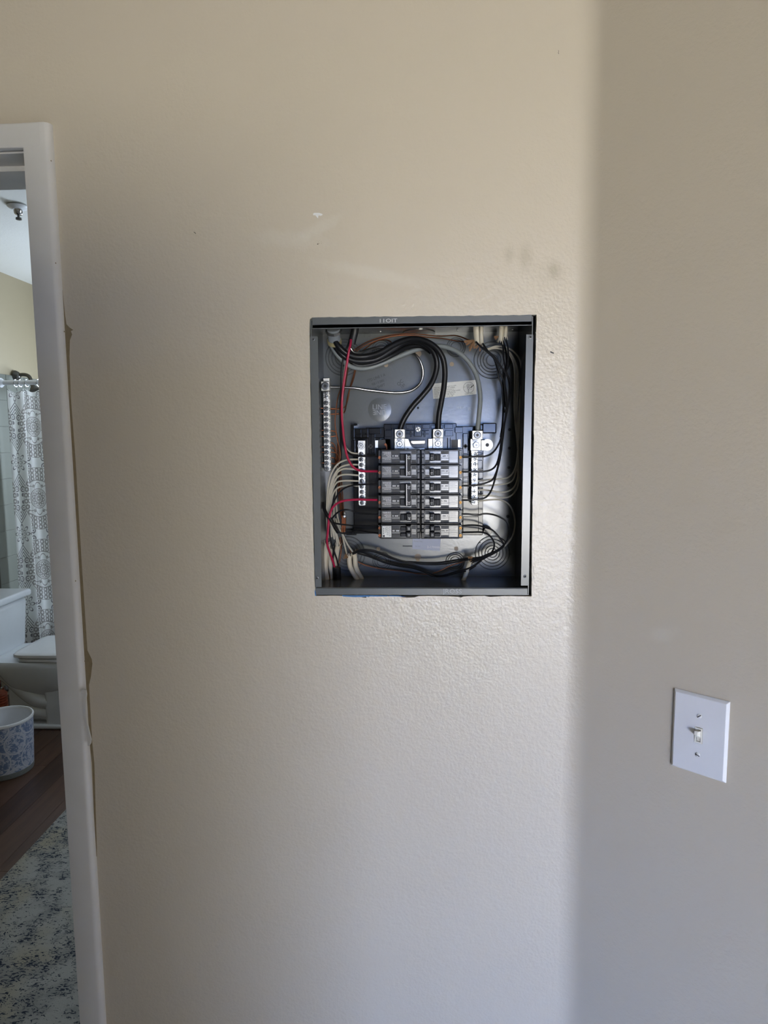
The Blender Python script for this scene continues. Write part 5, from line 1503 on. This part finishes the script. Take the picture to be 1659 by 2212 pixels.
# bottom cables to the lower breakers
wire('black_wire', 'black wire looping wide to the fifth breaker of the second column', [(1016, 1213, .096), (1030, 1208, .092), (1052, 1198, .088), (1075, 1188, .084), (1092, 1173, .080), (1101, 1154, .078), (1101, 1140, .076), (1093, 1125, .076), (1078, 1116, .074), (1062, 1111, .070), (1046, 1109.6, .067), (1036, 1112, .066), (1024, 1112.6, .064), (1012, 1110.4, .063), (996.5, 1110.4, .060)], BW, 'black_w')
wire('black_wire', 'black wire over the tray ear to the upper half of the bottom second-column breaker', [(1018, 1216, .100), (1036, 1209, .098), (1058, 1200, .094), (1080, 1187, .090), (1089, 1178, .086), (1082, 1166, .084), (1072, 1153, .084), (1062, 1144, .084), (1050, 1140, .080), (1034, 1135.4, .074), (1016, 1134.4, .068), (996.5, 1136, .062)], BW, 'black_w')
wire('black_wire', 'black wire bowed under the tray ear to the bottom second-column breaker', [(1019, 1218, .106), (1036, 1211, .104), (1056, 1200, .100), (1066, 1186, .096), (1067.5, 1174, .092), (1062, 1162, .088), (1052, 1153, .084), (1040, 1149.6, .080), (1020, 1149.4, .074), (996.5, 1150, .064)], BW, 'black_w')
LB = [('upper long black wire crossing the panel bottom to the looping bundle', [(762, 1195, .106), (772, 1190, .102), (785, 1187, .100), (805, 1188.5, .100), (830, 1197, .104), (860, 1209, .108), (890, 1216, .110), (925, 1219.5, .108), (960, 1218, .104), (990, 1213, .100), (1015, 1208.5, .096), (1040, 1203, .092), (1062, 1196, .090), (1080, 1186, .088)]),
      ('second long black wire crossing the panel bottom beside the upper one', [(762, 1197, .110), (774, 1192, .106), (790, 1189.6, .104), (812, 1193, .106), (840, 1204, .110), (868, 1212.5, .112), (895, 1214, .112), (925, 1215.6, .112), (950, 1215, .110), (978, 1211, .106), (1012, 1206, .100), (1036, 1204, .096), (1056, 1197, .094)]),
      ('low black wire sagging beneath the keyhole to the lone bottom cable', [(770, 1193, .114), (785, 1193.5, .116), (805, 1203, .120), (835, 1215, .124), (865, 1221, .124), (895, 1225, .122), (920, 1234, .118), (945, 1243, .114), (965, 1241, .110), (985, 1235, .106), (1006, 1230, .102), (1024, 1222, .098), (1040, 1211, .094)]),
      ('lowest black wire sagging across the panel bottom', [(772, 1195, .120), (800, 1203, .124), (830, 1215, .128), (862, 1223, .128), (895, 1228, .126), (915, 1235, .122), (938, 1245, .118), (960, 1244, .114), (985, 1238, .110), (1010, 1232, .106), (1028, 1222, .102)])]
for s, pts in LB: wire('black_wire', s, pts, BW, 'black_w')

# whites round the outside of the second column gutter
WR = [('outermost white wire of the corner cables, to the sixth screw of the second neutral bar', [(1052, 754, .110), (1072, 748, .108), (1092, 750, .108), (1110, 760, .110), (1122, 776, .112), (1127, 800, .114), (1125, 840, .116), (1122, 880, .116), (1121, 930, .116), (1119, 970, .114), (1116, 1000, .110), (1109, 1020, .104), (1098, 1031, .098), (1080, 1034.6, .092), (1055, 1036, .088), (1036, 1039, .087), (1027, 1038, .088)]),
      ('second white wire round the gutter, to the seventh screw of the second neutral bar', [(1046, 758, .114), (1068, 752, .112), (1088, 756, .112), (1104, 768, .114), (1113, 786, .116), (1116, 815, .118), (1114, 860, .118), (1113, 910, .118), (1117, 950, .116), (1119, 985, .114), (1114, 1020, .108), (1107, 1038, .102), (1092, 1045, .096), (1070, 1047.6, .090), (1050, 1049, .088), (1026, 1050, .088)]),
      ('third white wire round the gutter, to the eighth screw of the second neutral bar', [(1086, 738, .100), (1092, 752, .102), (1104, 765, .106), (1116, 790, .110), (1119, 830, .114), (1117, 880, .116), (1118, 930, .116), (1120, 975, .114), (1119, 1010, .112), (1117, 1038, .106), (1109, 1054, .100), (1094, 1062, .094), (1075, 1062.6, .090), (1055, 1059.4, .088), (1036, 1058.6, .087), (1026, 1062, .088)]),
      ('fourth white wire round the gutter, to the ninth screw of the second neutral bar', [(1084, 742, .106), (1098, 760, .110), (1110, 788, .114), (1112, 830, .118), (1111, 880, .120), (1115, 930, .118), (1119, 970, .116), (1121, 1015, .114), (1120, 1042, .108), (1114, 1060, .102), (1102, 1072, .096), (1086, 1075.6, .092), (1066, 1072, .089), (1044, 1070.6, .088), (1026, 1073, .088)]),
      ('white wire arching from the last neutral screw down to the lone bottom cable', [(1026, 1084, .088), (1036, 1082.4, .087), (1056, 1080, .088), (1076, 1079, .090), (1092, 1084, .096), (1104, 1096, .102), (1111, 1115, .108), (1112, 1138, .110), (1107, 1158, .108), (1096, 1174, .106), (1080, 1187, .106), (1060, 1198, .106), (1040, 1208, .104), (1020, 1217, .104)])]
for s, pts in WR: wire('white_wire', s, pts, .00155, 'white_w')
